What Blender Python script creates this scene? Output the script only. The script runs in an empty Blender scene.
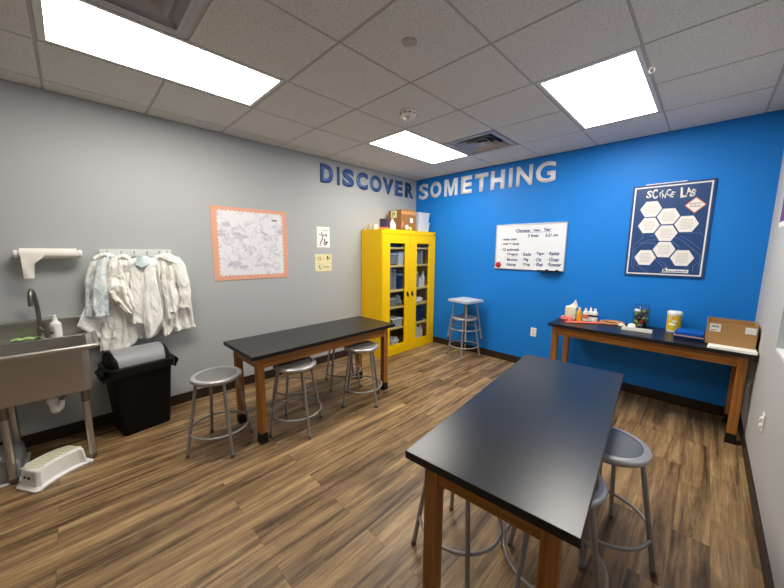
import bpy, bmesh, math, random
from mathutils import Vector, Matrix, noise
PI = math.pi
R = math.radians
random.seed(7)
scn = bpy.context.scene
C = scn.collection

# ---------------------------------------------------------------- camera, world, exposure
XR, YF, H = 3.990, -6.3, 2.717          # right wall, front wall (behind the camera), ceiling height
cam_d = bpy.data.cameras.new('camera')
cam = bpy.data.objects.new('camera', cam_d)
C.objects.link(cam)
cam_d.sensor_fit = 'HORIZONTAL'
cam_d.sensor_width = 36
cam_d.lens = 316.66 * 36 / 784
cam_d.clip_start = 0.02
Q = (0.7813, 0.1382, 0.0067)
cy_, sy_ = math.cos(Q[0]), math.sin(Q[0])
cp_, sp_ = math.cos(Q[1]), math.sin(Q[1])
fwd = Vector((-sy_ * cp_, cy_ * cp_, -sp_))
rgt = Vector((cy_, sy_, 0))
upv = rgt.cross(fwd)
cr_, sr_ = math.cos(Q[2]), math.sin(Q[2])
rgt2 = cr_ * rgt + sr_ * upv
up2 = -sr_ * rgt + cr_ * upv
mw = Matrix((rgt2, up2, -fwd)).transposed().to_4x4()
mw.translation = Vector((3.6384, -4.2365, 1.5507))
cam.matrix_world = mw
scn.camera = cam

world = bpy.data.worlds.new('world')
scn.world = world
world.use_nodes = True
world.node_tree.nodes['Background'].inputs[0].default_value = (0.75, 0.85, 1.0, 1)
world.node_tree.nodes['Background'].inputs[1].default_value = 0.6

scn.view_settings.view_transform = 'Standard'
scn.view_settings.look = 'None'
scn.view_settings.gamma = 1
scn.view_settings.use_curve_mapping = False
scn.view_settings.exposure = 1.33
LENS_POWER = 9.0

# ---------------------------------------------------------------- materials
def lin(h):
    h = h.lstrip('#')
    o = []
    for i in (0, 2, 4):
        c = int(h[i:i + 2], 16) / 255
        o.append(c / 12.92 if c <= 0.04045 else ((c + 0.055) / 1.055) ** 2.4)
    return (*o, 1)

def mat(name, col, rough=0.6, metal=0.0, spec=0.5, bump=0.0, bscale=80, var=0.0, vscale=6, coat=0.0, trans=0.0, emit=0.0, ior=1.45, sheen=0.0):
    m = bpy.data.materials.new(name)
    m.use_nodes = True
    nt = m.node_tree
    b = nt.nodes['Principled BSDF']
    c = lin(col) if isinstance(col, str) else (*col, 1)
    b.inputs['Base Color'].default_value = c
    b.inputs['Roughness'].default_value = rough
    b.inputs['Metallic'].default_value = metal
    b.inputs['Specular IOR Level'].default_value = spec
    b.inputs['Coat Weight'].default_value = coat
    b.inputs['Coat Roughness'].default_value = 0.15
    b.inputs['Transmission Weight'].default_value = trans
    b.inputs['IOR'].default_value = ior
    if sheen:
        b.inputs['Sheen Weight'].default_value = sheen
    if emit:
        b.inputs['Emission Color'].default_value = c
        b.inputs['Emission Strength'].default_value = emit
    tc = nt.nodes.new('ShaderNodeTexCoord')
    n = nt.nodes.new('ShaderNodeTexNoise')
    n.inputs['Scale'].default_value = vscale
    n.inputs['Detail'].default_value = 4
    nt.links.new(tc.outputs['Object'], n.inputs['Vector'])
    if var:
        mx = nt.nodes.new('ShaderNodeMix')
        mx.data_type = 'RGBA'
        mx.inputs['A'].default_value = tuple(min(1, k * (1 - var)) for k in c[:3]) + (1,)
        mx.inputs['B'].default_value = tuple(min(1, k * (1 + var)) for k in c[:3]) + (1,)
        nt.links.new(n.outputs['Fac'], mx.inputs['Factor'])
        nt.links.new(mx.outputs['Result'], b.inputs['Base Color'])
    if bump:
        n2 = nt.nodes.new('ShaderNodeTexNoise')
        n2.inputs['Scale'].default_value = bscale
        n2.inputs['Detail'].default_value = 3
        nt.links.new(tc.outputs['Object'], n2.inputs['Vector'])
        bp = nt.nodes.new('ShaderNodeBump')
        bp.inputs['Strength'].default_value = bump
        bp.inputs['Distance'].default_value = 0.004
        nt.links.new(n2.outputs['Fac'], bp.inputs['Height'])
        nt.links.new(bp.outputs['Normal'], b.inputs['Normal'])
    return m

def ramp(nt, fac, stops):
    r = nt.nodes.new('ShaderNodeValToRGB')
    el = r.color_ramp.elements
    while len(el) < len(stops):
        el.new(0.5)
    for e, (p, c) in zip(el, stops):
        e.position = p
        e.color = lin(c)
    nt.links.new(fac, r.inputs['Fac'])
    return r.outputs['Color']

def wood_mat(name, stops, axis='Z', scale=1.0, rough=0.45):
    """streaky grain stretched along one axis of the object"""
    m = bpy.data.materials.new(name)
    m.use_nodes = True
    nt = m.node_tree
    b = nt.nodes['Principled BSDF']
    tc = nt.nodes.new('ShaderNodeTexCoord')
    mp = nt.nodes.new('ShaderNodeMapping')
    s = {'X': (1.2, 30, 30), 'Y': (30, 1.2, 30), 'Z': (30, 30, 1.2)}[axis]
    mp.inputs['Scale'].default_value = tuple(k * scale for k in s)
    nt.links.new(tc.outputs['Object'], mp.inputs['Vector'])
    n = nt.nodes.new('ShaderNodeTexNoise')
    n.inputs['Scale'].default_value = 1.6
    n.inputs['Detail'].default_value = 5
    n.inputs['Distortion'].default_value = 0.6
    nt.links.new(mp.outputs['Vector'], n.inputs['Vector'])
    nt.links.new(ramp(nt, n.outputs['Fac'], stops), b.inputs['Base Color'])
    b.inputs['Roughness'].default_value = rough
    return m

def floor_mat():
    m = bpy.data.materials.new('vinyl_plank')
    m.use_nodes = True
    nt = m.node_tree
    L = nt.links.new
    b = nt.nodes['Principled BSDF']
    tc = nt.nodes.new('ShaderNodeTexCoord')
    rot = nt.nodes.new('ShaderNodeMapping')
    rot.inputs['Rotation'].default_value = (0, 0, PI / 2)
    L(tc.outputs['Object'], rot.inputs['Vector'])
    br = nt.nodes.new('ShaderNodeTexBrick')
    br.offset = 0.37
    br.inputs['Scale'].default_value = 1
    br.inputs['Brick Width'].default_value = 1.22
    br.inputs['Row Height'].default_value = 0.152
    br.inputs['Mortar Size'].default_value = 0.0007
    br.inputs['Mortar Smooth'].default_value = 0.1
    br.inputs['Color1'].default_value = (0, 0, 0, 1)
    br.inputs['Color2'].default_value = (1, 1, 1, 1)
    br.inputs['Mortar'].default_value = (0.5, 0.5, 0.5, 1)
    L(rot.outputs['Vector'], br.inputs['Vector'])
    # per-plank offset of the grain
    off = nt.nodes.new('ShaderNodeVectorMath')
    off.operation = 'SCALE'
    off.inputs['Scale'].default_value = 37.0
    L(br.outputs['Color'], off.inputs[0])
    add = nt.nodes.new('ShaderNodeVectorMath')
    add.operation = 'ADD'
    L(tc.outputs['Object'], add.inputs[0])
    L(off.outputs['Vector'], add.inputs[1])
    def streak(sx, sy, detail, dist, rough=0.55):
        mp = nt.nodes.new('ShaderNodeMapping')
        mp.inputs['Scale'].default_value = (sx, sy, 1)
        L(add.outputs['Vector'], mp.inputs['Vector'])
        n = nt.nodes.new('ShaderNodeTexNoise')
        n.inputs['Scale'].default_value = 1
        n.inputs['Detail'].default_value = detail
        n.inputs['Roughness'].default_value = rough
        n.inputs['Distortion'].default_value = dist
        L(mp.outputs['Vector'], n.inputs['Vector'])
        return n.outputs['Fac']
    broad = streak(20, 0.95, 5, 0.6, 0.62)
    fine = streak(90, 6.0, 5, 0.5, 0.75)
    blotch = streak(5, 2.0, 3, 1.5)
    def mth(op, a, bb):
        k = nt.nodes.new('ShaderNodeMath')
        k.operation = op
        for i, v in enumerate((a, bb)):
            if isinstance(v, (int, float)):
                k.inputs[i].default_value = v
            else:
                L(v, k.inputs[i])
        return k.outputs[0]
    f = mth('ADD', mth('MULTIPLY', broad, 0.62), mth('MULTIPLY', fine, 0.25))
    f = mth('ADD', f, mth('MULTIPLY', blotch, 0.20))
    f = mth('ADD', f, mth('MULTIPLY', mth('SUBTRACT', br.outputs['Color'], 0.5), 0.06))
    col = ramp(nt, f, FLOOR_STOPS)
    mx = nt.nodes.new('ShaderNodeMix')
    mx.data_type = 'RGBA'
    L(br.outputs['Fac'], mx.inputs['Factor'])
    L(col, mx.inputs['A'])
    mx.inputs['B'].default_value = lin('#45331f')
    L(mx.outputs['Result'], b.inputs['Base Color'])
    b.inputs['Roughness'].default_value = 0.42
    b.inputs['Specular IOR Level'].default_value = 0.4
    bp = nt.nodes.new('ShaderNodeBump')
    bp.inputs['Strength'].default_value = 0.15
    bp.inputs['Distance'].default_value = 0.002
    L(f, bp.inputs['Height'])
    L(bp.outputs['Normal'], b.inputs['Normal'])
    return m
FLOOR_STOPS = [(0.37, '#38291a'), (0.45, '#614a32'), (0.52, '#816748'), (0.59, '#9c7e57'), (0.68, '#bb9d70')]

def tile_mat():
    m = bpy.data.materials.new('ceiling_tile')
    m.use_nodes = True
    nt = m.node_tree
    L = nt.links.new
    b = nt.nodes['Principled BSDF']
    tc = nt.nodes.new('ShaderNodeTexCoord')
    n = nt.nodes.new('ShaderNodeTexNoise')
    n.inputs['Scale'].default_value = 95
    n.inputs['Detail'].default_value = 4
    n.inputs['Roughness'].default_value = 0.7
    L(tc.outputs['Object'], n.inputs['Vector'])
    L(ramp(nt, n.outputs['Fac'], [(0.34, '#c0bfba'), (0.46, '#dcdbd6'), (0.62, '#e5e4df')]), b.inputs['Base Color'])
    bp = nt.nodes.new('ShaderNodeBump')
    bp.inputs['Strength'].default_value = 0.5
    bp.inputs['Distance'].default_value = 0.004
    L(n.outputs['Fac'], bp.inputs['Height'])
    L(bp.outputs['Normal'], b.inputs['Normal'])
    b.inputs['Roughness'].default_value = 0.9
    b.inputs['Specular IOR Level'].default_value = 0.1
    return m

def glass_mat(name, tint=(1, 1, 1), gloss=0.12):
    m = bpy.data.materials.new(name)
    m.use_nodes = True
    nt = m.node_tree
    nt.nodes.remove(nt.nodes['Principled BSDF'])
    out = nt.nodes['Material Output']
    t = nt.nodes.new('ShaderNodeBsdfTransparent')
    t.inputs[0].default_value = (*tint, 1)
    g = nt.nodes.new('ShaderNodeBsdfGlossy')
    g.inputs['Roughness'].default_value = 0.05
    lw = nt.nodes.new('ShaderNodeLayerWeight')
    lw.inputs['Blend'].default_value = 0.5
    pw = nt.nodes.new('ShaderNodeMath')
    pw.operation = 'POWER'
    pw.inputs[1].default_value = 4.0
    nt.links.new(lw.outputs['Facing'], pw.inputs[0])
    k = nt.nodes.new('ShaderNodeMath')
    k.operation = 'MULTIPLY_ADD'
    k.inputs[1].default_value = 0.6
    k.inputs[2].default_value = gloss * 0.5
    k.use_clamp = True
    nt.links.new(pw.outputs[0], k.inputs[0])
    mx = nt.nodes.new('ShaderNodeMixShader')
    nt.links.new(k.outputs[0], mx.inputs[0])
    nt.links.new(t.outputs[0], mx.inputs[1])
    nt.links.new(g.outputs[0], mx.inputs[2])
    nt.links.new(mx.outputs[0], out.inputs['Surface'])
    return m

def coat_mat(name, col, stain=None, spots=0.0):
    """white cotton with paint stains that belong to the cloth"""
    m = mat(name, col, 0.85, spec=0.2, bump=0.5, bscale=38)
    nt = m.node_tree
    b = nt.nodes['Principled BSDF']
    tc = nt.nodes.new('ShaderNodeTexCoord')
    wr = nt.nodes.new('ShaderNodeTexNoise')
    wr.inputs['Scale'].default_value = 9
    wr.inputs['Detail'].default_value = 2
    wr.inputs['Distortion'].default_value = 1.6
    mp = nt.nodes.new('ShaderNodeMapping')
    mp.inputs['Scale'].default_value = (1, 1.3, 0.55)
    nt.links.new(tc.outputs['Object'], mp.inputs['Vector'])
    nt.links.new(mp.outputs['Vector'], wr.inputs['Vector'])
    sub = nt.nodes.new('ShaderNodeMath')
    sub.operation = 'SUBTRACT'
    sub.inputs[1].default_value = 0.5
    nt.links.new(wr.outputs['Fac'], sub.inputs[0])
    ab = nt.nodes.new('ShaderNodeMath')
    ab.operation = 'ABSOLUTE'
    nt.links.new(sub.outputs[0], ab.inputs[0])
    b2 = nt.nodes.new('ShaderNodeBump')
    b2.inputs['Strength'].default_value = 0.4
    b2.inputs['Distance'].default_value = 0.05
    nt.links.new(ab.outputs[0], b2.inputs['Height'])
    old = b.inputs['Normal'].links[0].from_node
    nt.links.new(old.outputs['Normal'], b2.inputs['Normal'])
    nt.links.new(b2.outputs['Normal'], b.inputs['Normal'])
    prev = lin(col)
    def layer(scale, lo, hi, colr, prev):
        n = nt.nodes.new('ShaderNodeTexNoise')
        n.inputs['Scale'].default_value = scale
        n.inputs['Detail'].default_value = 3
        nt.links.new(tc.outputs['Object'], n.inputs['Vector'])
        r = nt.nodes.new('ShaderNodeMapRange')
        r.inputs['From Min'].default_value = lo
        r.inputs['From Max'].default_value = hi
        nt.links.new(n.outputs['Fac'], r.inputs['Value'])
        mx = nt.nodes.new('ShaderNodeMix')
        mx.data_type = 'RGBA'
        nt.links.new(r.outputs['Result'], mx.inputs['Factor'])
        if isinstance(prev, tuple):
            mx.inputs['A'].default_value = prev
        else:
            nt.links.new(prev, mx.inputs['A'])
        mx.inputs['B'].default_value = lin(colr)
        return mx.outputs['Result']
    if stain:
        prev = layer(16, 0.50, 0.72, stain, prev)
    if spots:
        prev = layer(48, 0.70 - spots, 0.76 - spots, '#6f7478', prev)
    if not isinstance(prev, tuple):
        nt.links.new(prev, b.inputs['Base Color'])
    return m

def sheet_mat(name, base, ink, scale, lo, hi):
    """paper with soft printed or crayoned patches"""
    m = mat(name, base, 0.75, spec=0.2)
    nt = m.node_tree
    b = nt.nodes['Principled BSDF']
    tc = nt.nodes.new('ShaderNodeTexCoord')
    n = nt.nodes.new('ShaderNodeTexNoise')
    n.inputs['Scale'].default_value = scale
    n.inputs['Detail'].default_value = 5
    n.inputs['Distortion'].default_value = 1.2
    nt.links.new(tc.outputs['Object'], n.inputs['Vector'])
    nt.links.new(ramp(nt, n.outputs['Fac'], [(lo, base), (hi, ink)]), b.inputs['Base Color'])
    return m

M = {}
M['grey_wall'] = mat('grey_paint', '#b0b3b3', 0.75, spec=0.25, bump=0.06, bscale=150)
M['right_wall'] = mat('pale_grey_paint', '#bbbbba', 0.75, spec=0.25, bump=0.06, bscale=150)
M['blue_wall'] = mat('blue_paint', '#187bd3', 0.55, spec=0.3, bump=0.06, bscale=150)
M['base'] = mat('dark_brown_vinyl', '#2e221b', 0.45)
M['white_paint'] = mat('white_paint', '#dcdcda', 0.5)
M['tbar'] = mat('ceiling_grid_metal', '#b9b6b3', 0.7, spec=0.2)
M['tile'] = tile_mat()
M['floor'] = floor_mat()
M['epoxy'] = mat('black_epoxy_resin', '#1b1b1c', 0.34, spec=0.5, var=0.15, vscale=9, bump=0.02, bscale=30)
M['epoxy_dusty'] = mat('worn_black_epoxy_resin', '#17181a', 0.30, spec=0.6, var=0.2, vscale=7, bump=0.02, bscale=30)
WS = [(0.30, '#84521d'), (0.48, '#a0662a'), (0.60, '#b27532'), (0.74, '#bd823f')]
M['wood_z'] = wood_mat('stained_oak_upright', WS, 'Z')
M['wood_y'] = wood_mat('stained_oak_lengthwise', WS, 'Y')
M['wood_x'] = wood_mat('stained_oak_crosswise', WS, 'X')
M['boot'] = mat('black_rubber', '#141414', 0.5)
M['steel_paint'] = mat('silver_grey_enamel', '#a09c9b', 0.38, metal=0.35, spec=0.5)
M['seat_rim'] = mat('hammered_silver_enamel', '#bcbaba', 0.32, metal=0.5, bump=0.12, bscale=120)
M['seat_board'] = mat('grey_hardboard', '#6f706f', 0.45, var=0.1, vscale=20)
M['seat_dark'] = mat('polished_grey_seat', '#7d8286', 0.28, metal=0.4, var=0.1)
M['pale_seat'] = mat('pale_blue_grey_seat', '#b7bfca', 0.5, var=0.15, vscale=20)
M['yellow'] = mat('yellow_powder_coat', '#ffcc00', 0.45, spec=0.3, var=0.02)
M['cab_in_shade'] = mat('shaded_cabinet_yellow', '#8d7447', 0.6)  # cabinet yellow dulled: the shade behind the shelves is put into the colour
M['shelf'] = mat('cream_shelf_enamel', '#f8da7c', 0.5)
M['black'] = mat('black_plastic', '#08080a', 0.5, spec=0.25)
M['bag'] = mat('black_bin_liner', '#080809', 0.3, bump=0.6, bscale=35)
M['grey_plastic'] = mat('grey_plastic', '#8f8f92', 0.45)
M['white_plastic'] = mat('white_plastic', '#f1f0ec', 0.4)
M['cream'] = mat('cream_plastic', '#e2ddc8', 0.5)
M['steel'] = mat('stainless_steel', '#c2beb8', 0.36, metal=0.9, bump=0.03, bscale=200, var=0.08, vscale=4)
M['steel_dark'] = mat('brushed_steel', '#85807a', 0.36, metal=0.9)
M['chrome'] = mat('chrome', '#b8b8b8', 0.15, metal=1)
M['paper'] = mat('white_paper', '#f2f0ea', 0.8, spec=0.2)
M['towel'] = mat('paper_towel', '#e9e5da', 0.9, spec=0.1, bump=0.3, bscale=120)
M['orange_paper'] = mat('orange_card', '#e4a88e', 0.75, spec=0.2, var=0.05)
M['map_sheet'] = sheet_mat('map_sheet', '#e6e5e8', '#bdbbc8', 9, 0.50, 0.72)
M['map_line'] = mat('grey_ink', '#9f9fa8', 0.8)
M['map_grey'] = mat('grey_wash', '#c6c5cf', 0.8)
M['map_dark'] = mat('dark_ink', '#46434c', 0.8)
M['yellow_paper'] = sheet_mat('yellow_drawing_paper', '#e8e2b4', '#d9d1a2', 12, 0.5, 0.7)
M['ink'] = mat('black_ink', '#2b2a2c', 0.8)
M['soft_ink'] = mat('grey_crayon', '#8b8a8c', 0.8)
M['orange_ink'] = mat('orange_crayon', '#c88f4c', 0.8)
M['letter_blue'] = mat('blue_mirror_letter', '#45669f', 0.35, metal=0.25)
M['letter_silver'] = mat('silver_letter', '#e6e9f0', 0.45, metal=0.1)
M['board'] = mat('whiteboard_enamel', '#e0e5ec', 0.25)
M['alu'] = mat('aluminium', '#c9ccd2', 0.35, metal=0.8)
M['marker'] = mat('blue_marker_ink', '#30377a', 0.6)
M['marker_red'] = mat('red_marker_ink', '#b0494a', 0.6)
M['red'] = mat('red_plastic', '#b3222f', 0.4)
M['navy'] = mat('navy_print', '#2b4878', 0.35)
M['trace'] = mat('blue_circuit_print', '#6683b4', 0.4)
M['print_white'] = mat('white_print', '#e8e6e4', 0.45)
M['print_grey'] = mat('grey_print', '#c9c2bc', 0.5)
M['safety_orange'] = mat('orange_print', '#d3764a', 0.5)
M['safety_text'] = mat('rust_print', '#a06b5a', 0.5)
M['card'] = mat('corrugated_cardboard', '#a98356', 0.8, spec=0.2, var=0.06, vscale=14)
M['card_dark'] = mat('brown_cardboard', '#936a41', 0.8, spec=0.2, var=0.06, vscale=14)
M['card_in'] = mat('cardboard_inside', '#8b6238', 0.85, spec=0.2)
M['label_white'] = mat('white_label', '#e3e1dc', 0.6)
M['yellow_tub'] = mat('yellow_label', '#d9bd2a', 0.45, var=0.2, vscale=25)
M['blue_plastic'] = mat('blue_plastic', '#1659b4', 0.25)
M['blue_dark'] = mat('dark_blue_plastic', '#0f2a5a', 0.3)
M['pink'] = mat('pink_plastic', '#e07a72', 0.5)
M['coral'] = mat('coral_board', '#e0705a', 0.5)
M['pinkgrey'] = mat('pink_grey_plastic', '#b99aa0', 0.5)
M['orange_liquid'] = mat('orange_paint', '#eda512', 0.35)
M['orange_label'] = mat('orange_label', '#e2762d', 0.5)
M['tan'] = mat('tan_wood', '#c08a55', 0.5, var=0.12, vscale=30)
M['tissue_box'] = sheet_mat('tissue_box_card', '#e9e4cf', '#d6cf8f', 30, 0.5, 0.7)
M['clear'] = glass_mat('clear_plastic', (0.93, 0.95, 0.97), 0.10)
M['pane'] = glass_mat('window_glass', (0.90, 0.91, 0.92), 0.05)
M['smoky'] = mat('frosted_clear_plastic', '#8e9099', 0.25, trans=0.0, var=0.2, vscale=18)
M['grey_bin'] = mat('pale_grey_plastic', '#ccd3da', 0.35, var=0.1)
M['lens_glass'] = mat('lamp_lens', (1, 1, 1), 0.4)
M['mat_yellow'] = mat('ribbed_yellow_rubber', '#dfdcba', 0.6)
M['mat_white'] = mat('anti_slip_white', '#eceadf', 0.5)
M['green_cloth'] = mat('green_cloth', '#a9c983', 0.85, var=0.15, vscale=40)
M['cloth_white'] = coat_mat('white_cotton', '#f7f6f0', None, 0.015)
M['cloth_warm'] = coat_mat('cream_cotton', '#f4f2ea', None, 0.02)
M['cloth_grey'] = coat_mat('washed_white_cotton', '#f4f4f2', None, 0.02)
M['cloth_blue'] = coat_mat('blue_stained_cotton', '#f0f4f4', '#a9c3cd', 0.03)
M['cloth_collar'] = coat_mat('pale_blue_stained_collar', '#dbe8ea', '#b4d3d9', 0.0)
M['purple'] = mat('purple_print', '#6d4178', 0.5, var=0.25, vscale=9)
M['green'] = mat('green_plastic', '#6f9b35', 0.5)
M['yellow_bits'] = mat('yellow_plastic', '#e6cf52', 0.5)
M['purple_bits'] = mat('dark_purple_plastic', '#3c2d4a', 0.5)
M['louvre'] = mat('grey_louvre_enamel', '#b9b8ba', 0.45)
M['dark_gap'] = mat('dark_duct', '#2a2a2c', 0.8)
M['opal'] = bpy.data.materials.new('lit_diffuser')
M['opal'].use_nodes = True
_b = M['opal'].node_tree.nodes['Principled BSDF']
_b.inputs['Base Color'].default_value = (0.9, 0.9, 0.88, 1)
_b.inputs['Emission Color'].default_value = (1.0, 0.955, 0.88, 1)
_b.inputs['Emission Strength'].default_value = LENS_POWER

# ---------------------------------------------------------------- mesh builder
class MB:
    def __init__(s):
        s.bm = bmesh.new()

    def box(s, c, d, bev=0.0, seg=2, rot=None, taper=None):
        g = bmesh.ops.create_cube(s.bm, size=1.0)
        vs = g['verts']
        for v in vs:
            k = 1.0
            if taper and v.co.z < 0:
                k = taper
            v.co = Vector((v.co.x * d[0] * k, v.co.y * d[1] * k, v.co.z * d[2]))
        if bev:
            es = list({e for v in vs for e in v.link_edges})
            r = bmesh.ops.bevel(s.bm, geom=es, offset=bev, segments=seg, profile=0.5, affect='EDGES')
            vs = list({v for v in r['verts']} | {v for v in vs if v.is_valid})
        for v in vs:
            p = v.co.copy()
            if rot is not None:
                p = rot @ p
            v.co = p + Vector(c)
        return s

    def bb(s, x0, x1, y0, y1, z0, z1, bev=0.0, seg=2):
        return s.box(((x0 + x1) / 2, (y0 + y1) / 2, (z0 + z1) / 2), (x1 - x0, y1 - y0, z1 - z0), bev, seg)

    def tube(s, pts, r, n=12, closed=False, caps=True):
        pts = [Vector(p) for p in pts]
        m = len(pts)
        rs = r if isinstance(r, (list, tuple)) else [r] * m
        rings = []
        ref = None
        for i, p in enumerate(pts):
            a = pts[(i - 1) % m] if (closed or i > 0) else p
            b = pts[(i + 1) % m] if (closed or i < m - 1) else p
            t = (b - a)
            t.normalize()
            if ref is None:
                ref = Vector((0, 0, 1)) if abs(t.z) < 0.9 else Vector((1, 0, 0))
            u = (ref - t * ref.dot(t))
            if u.length < 1e-5:
                u = t.orthogonal()
            u.normalize()
            ref = u
            w = t.cross(u)
            rings.append([s.bm.verts.new(p + rs[i] * (math.cos(2 * PI * k / n) * u + math.sin(2 * PI * k / n) * w)) for k in range(n)])
        rng = range(m) if closed else range(m - 1)
        for i in rng:
            A, B = rings[i], rings[(i + 1) % m]
            for k in range(n):
                s.bm.faces.new((A[k], A[(k + 1) % n], B[(k + 1) % n], B[k]))
        if caps and not closed:
            s.bm.faces.new(list(reversed(rings[0])))
            s.bm.faces.new(rings[-1])
        return s

    def ring(s, c, rad, r, n=40, m=10, rot=None):
        pts = []
        for i in range(n):
            a = 2 * PI * i / n
            p = Vector((rad * math.cos(a), rad * math.sin(a), 0))
            if rot is not None:
                p = rot @ p
            pts.append(p + Vector(c))
        return s.tube(pts, r, m, closed=True)

    def lathe(s, prof, c=(0, 0, 0), n=32, rot=None, sx=1.0, sy=1.0):
        rings = []
        for (r, z) in prof:
            if r < 1e-6:
                p = Vector((0, 0, z))
                p = (rot @ p if rot is not None else p) + Vector(c)
                rings.append([s.bm.verts.new(p)])
            else:
                ring = []
                for k in range(n):
                    a = 2 * PI * k / n
                    p = Vector((r * sx * math.cos(a), r * sy * math.sin(a), z))
                    if rot is not None:
                        p = rot @ p
                    ring.append(s.bm.verts.new(p + Vector(c)))
                rings.append(ring)
        for A, B in zip(rings, rings[1:]):
            if len(A) == 1 and len(B) == 1:
                continue
            for k in range(n):
                if len(A) == 1:
                    s.bm.faces.new((A[0], B[(k + 1) % n], B[k])[::-1])
                elif len(B) == 1:
                    s.bm.faces.new((A[k], A[(k + 1) % n], B[0]))
                else:
                    s.bm.faces.new((A[k], A[(k + 1) % n], B[(k + 1) % n], B[k]))
        return s

    def prism(s, poly, o, u, v, depth):
        """closed 2-D outline extruded by depth along u x v"""
        o, u, v = Vector(o), Vector(u), Vector(v)
        n = u.cross(v).normalized()
        A = [s.bm.verts.new(o + u * a + v * b) for a, b in poly]
        B = [s.bm.verts.new(o + u * a + v * b + n * depth) for a, b in poly]
        k = len(poly)
        s.bm.faces.new(list(reversed(A)))
        s.bm.faces.new(B)
        for i in range(k):
            s.bm.faces.new((A[i], A[(i + 1) % k], B[(i + 1) % k], B[i]))
        return s

    def surf(s, f, nu, nv, thick=0.0):
        P = [[f(i / nu, j / nv) for j in range(nv + 1)] for i in range(nu + 1)]
        g = [[s.bm.verts.new(p) for p in row] for row in P]
        for i in range(nu):
            for j in range(nv):
                s.bm.faces.new((g[i][j], g[i + 1][j], g[i + 1][j + 1], g[i][j + 1]))
        if thick:
            h = []
            for i in range(nu + 1):
                row = []
                for j in range(nv + 1):
                    du = P[min(nu, i + 1)][j] - P[max(0, i - 1)][j]
                    dv = P[i][min(nv, j + 1)] - P[i][max(0, j - 1)]
                    n = du.cross(dv)
                    if n.length > 1e-12:
                        n.normalize()
                    row.append(s.bm.verts.new(P[i][j] - n * thick))
                h.append(row)
            for i in range(nu):
                for j in range(nv):
                    s.bm.faces.new((h[i][j], h[i][j + 1], h[i + 1][j + 1], h[i + 1][j]))
            for i in range(nu):
                s.bm.faces.new((g[i][0], h[i][0], h[i + 1][0], g[i + 1][0]))
                s.bm.faces.new((g[i][nv], g[i + 1][nv], h[i + 1][nv], h[i][nv]))
            for j in range(nv):
                s.bm.faces.new((g[0][j], g[0][j + 1], h[0][j + 1], h[0][j]))
                s.bm.faces.new((g[nu][j], h[nu][j], h[nu][j + 1], g[nu][j + 1]))
        return s

    def build(s, name, m, parent=None, loc=None, smooth=40, rz=0.0):
        bmesh.ops.recalc_face_normals(s.bm, faces=s.bm.faces[:])
        me = bpy.data.meshes.new(name)
        s.bm.to_mesh(me)
        s.bm.free()
        if smooth:
            for p in me.polygons:
                p.use_smooth = True
            me.set_sharp_from_angle(angle=R(smooth))
        me.materials.append(m)
        o = bpy.data.objects.new(name, me)
        C.objects.link(o)
        if smooth:
            wn = o.modifiers.new('weighted_normal', 'WEIGHTED_NORMAL')
            wn.keep_sharp = True
        if parent is not None:
            o.parent = parent
        if loc is not None:
            o.location = loc
        o.rotation_euler = (0, 0, rz)
        return o

def thing(name, label, cat, loc=(0, 0, 0), rz=0.0, group=None):
    o = bpy.data.objects.new(name, None)
    o.empty_display_size = 0.1
    C.objects.link(o)
    o.location = loc
    o.rotation_euler = (0, 0, rz)
    o['label'] = label
    o['category'] = cat
    if group:
        o['group'] = group
    return o

def tag(o, label, cat, group=None):
    o['label'] = label
    o['category'] = cat
    if group:
        o['group'] = group
    return o

def struct(o):
    o['kind'] = 'structure'
    return o

def dup(root, loc, rz, label, group=None):
    r = root.copy()
    C.objects.link(r)
    r.location = loc
    r.rotation_euler = (0, 0, rz)
    r['label'] = label
    if group:
        r['group'] = group
    for ch in list(root.children):
        c = ch.copy()
        C.objects.link(c)
        c.parent = r
        for g in list(ch.children):
            d = g.copy()
            C.objects.link(d)
            d.parent = c
    return r

def text_verts(body, bold=0.0):
    cu = bpy.data.curves.new('glyph', 'FONT')
    cu.body = body
    cu.offset = bold
    cu.resolution_u = 4
    to = bpy.data.objects.new('glyph', cu)
    C.objects.link(to)
    bpy.context.view_layer.update()
    me = bpy.data.meshes.new_from_object(to.evaluated_get(bpy.context.evaluated_depsgraph_get()))
    bpy.data.objects.remove(to)
    bpy.data.curves.remove(cu)
    return me

def add_text(mb, body, o, u, v, w, h, depth, bold=0.0, rot=0.0, shear=0.0):
    """lettering as solid thin shapes: lower-left corner o, size w x h along u and v"""
    me = text_verts(body, bold)
    xs = [q.co.x for q in me.vertices]
    ys = [q.co.y for q in me.vertices]
    x0, x1, y0, y1 = min(xs), max(xs), min(ys), max(ys)
    o, u, v = Vector(o), Vector(u), Vector(v)
    n = u.cross(v).normalized()
    bm2 = bmesh.new()
    bm2.from_mesh(me)
    bpy.data.meshes.remove(me)
    for q in bm2.verts:
        a = (q.co.x - x0) / max(1e-6, x1 - x0) * w
        b = (q.co.y - y0) / max(1e-6, y1 - y0) * h
        a += shear * b
        if rot:
            ca, sa = math.cos(rot), math.sin(rot)
            a, b = w / 2 + (a - w / 2) * ca - (b - h / 2) * sa, h / 2 + (a - w / 2) * sa + (b - h / 2) * ca
        q.co = o + u * a + v * b
    r = bmesh.ops.extrude_face_region(bm2, geom=bm2.faces[:])
    for q in r['geom']:
        if isinstance(q, bmesh.types.BMVert):
            q.co += n * depth
    tmp = bpy.data.meshes.new('tmp')
    bm2.to_mesh(tmp)
    bm2.free()
    mb.bm.from_mesh(tmp)
    bpy.data.meshes.remove(tmp)
    return mb

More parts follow.
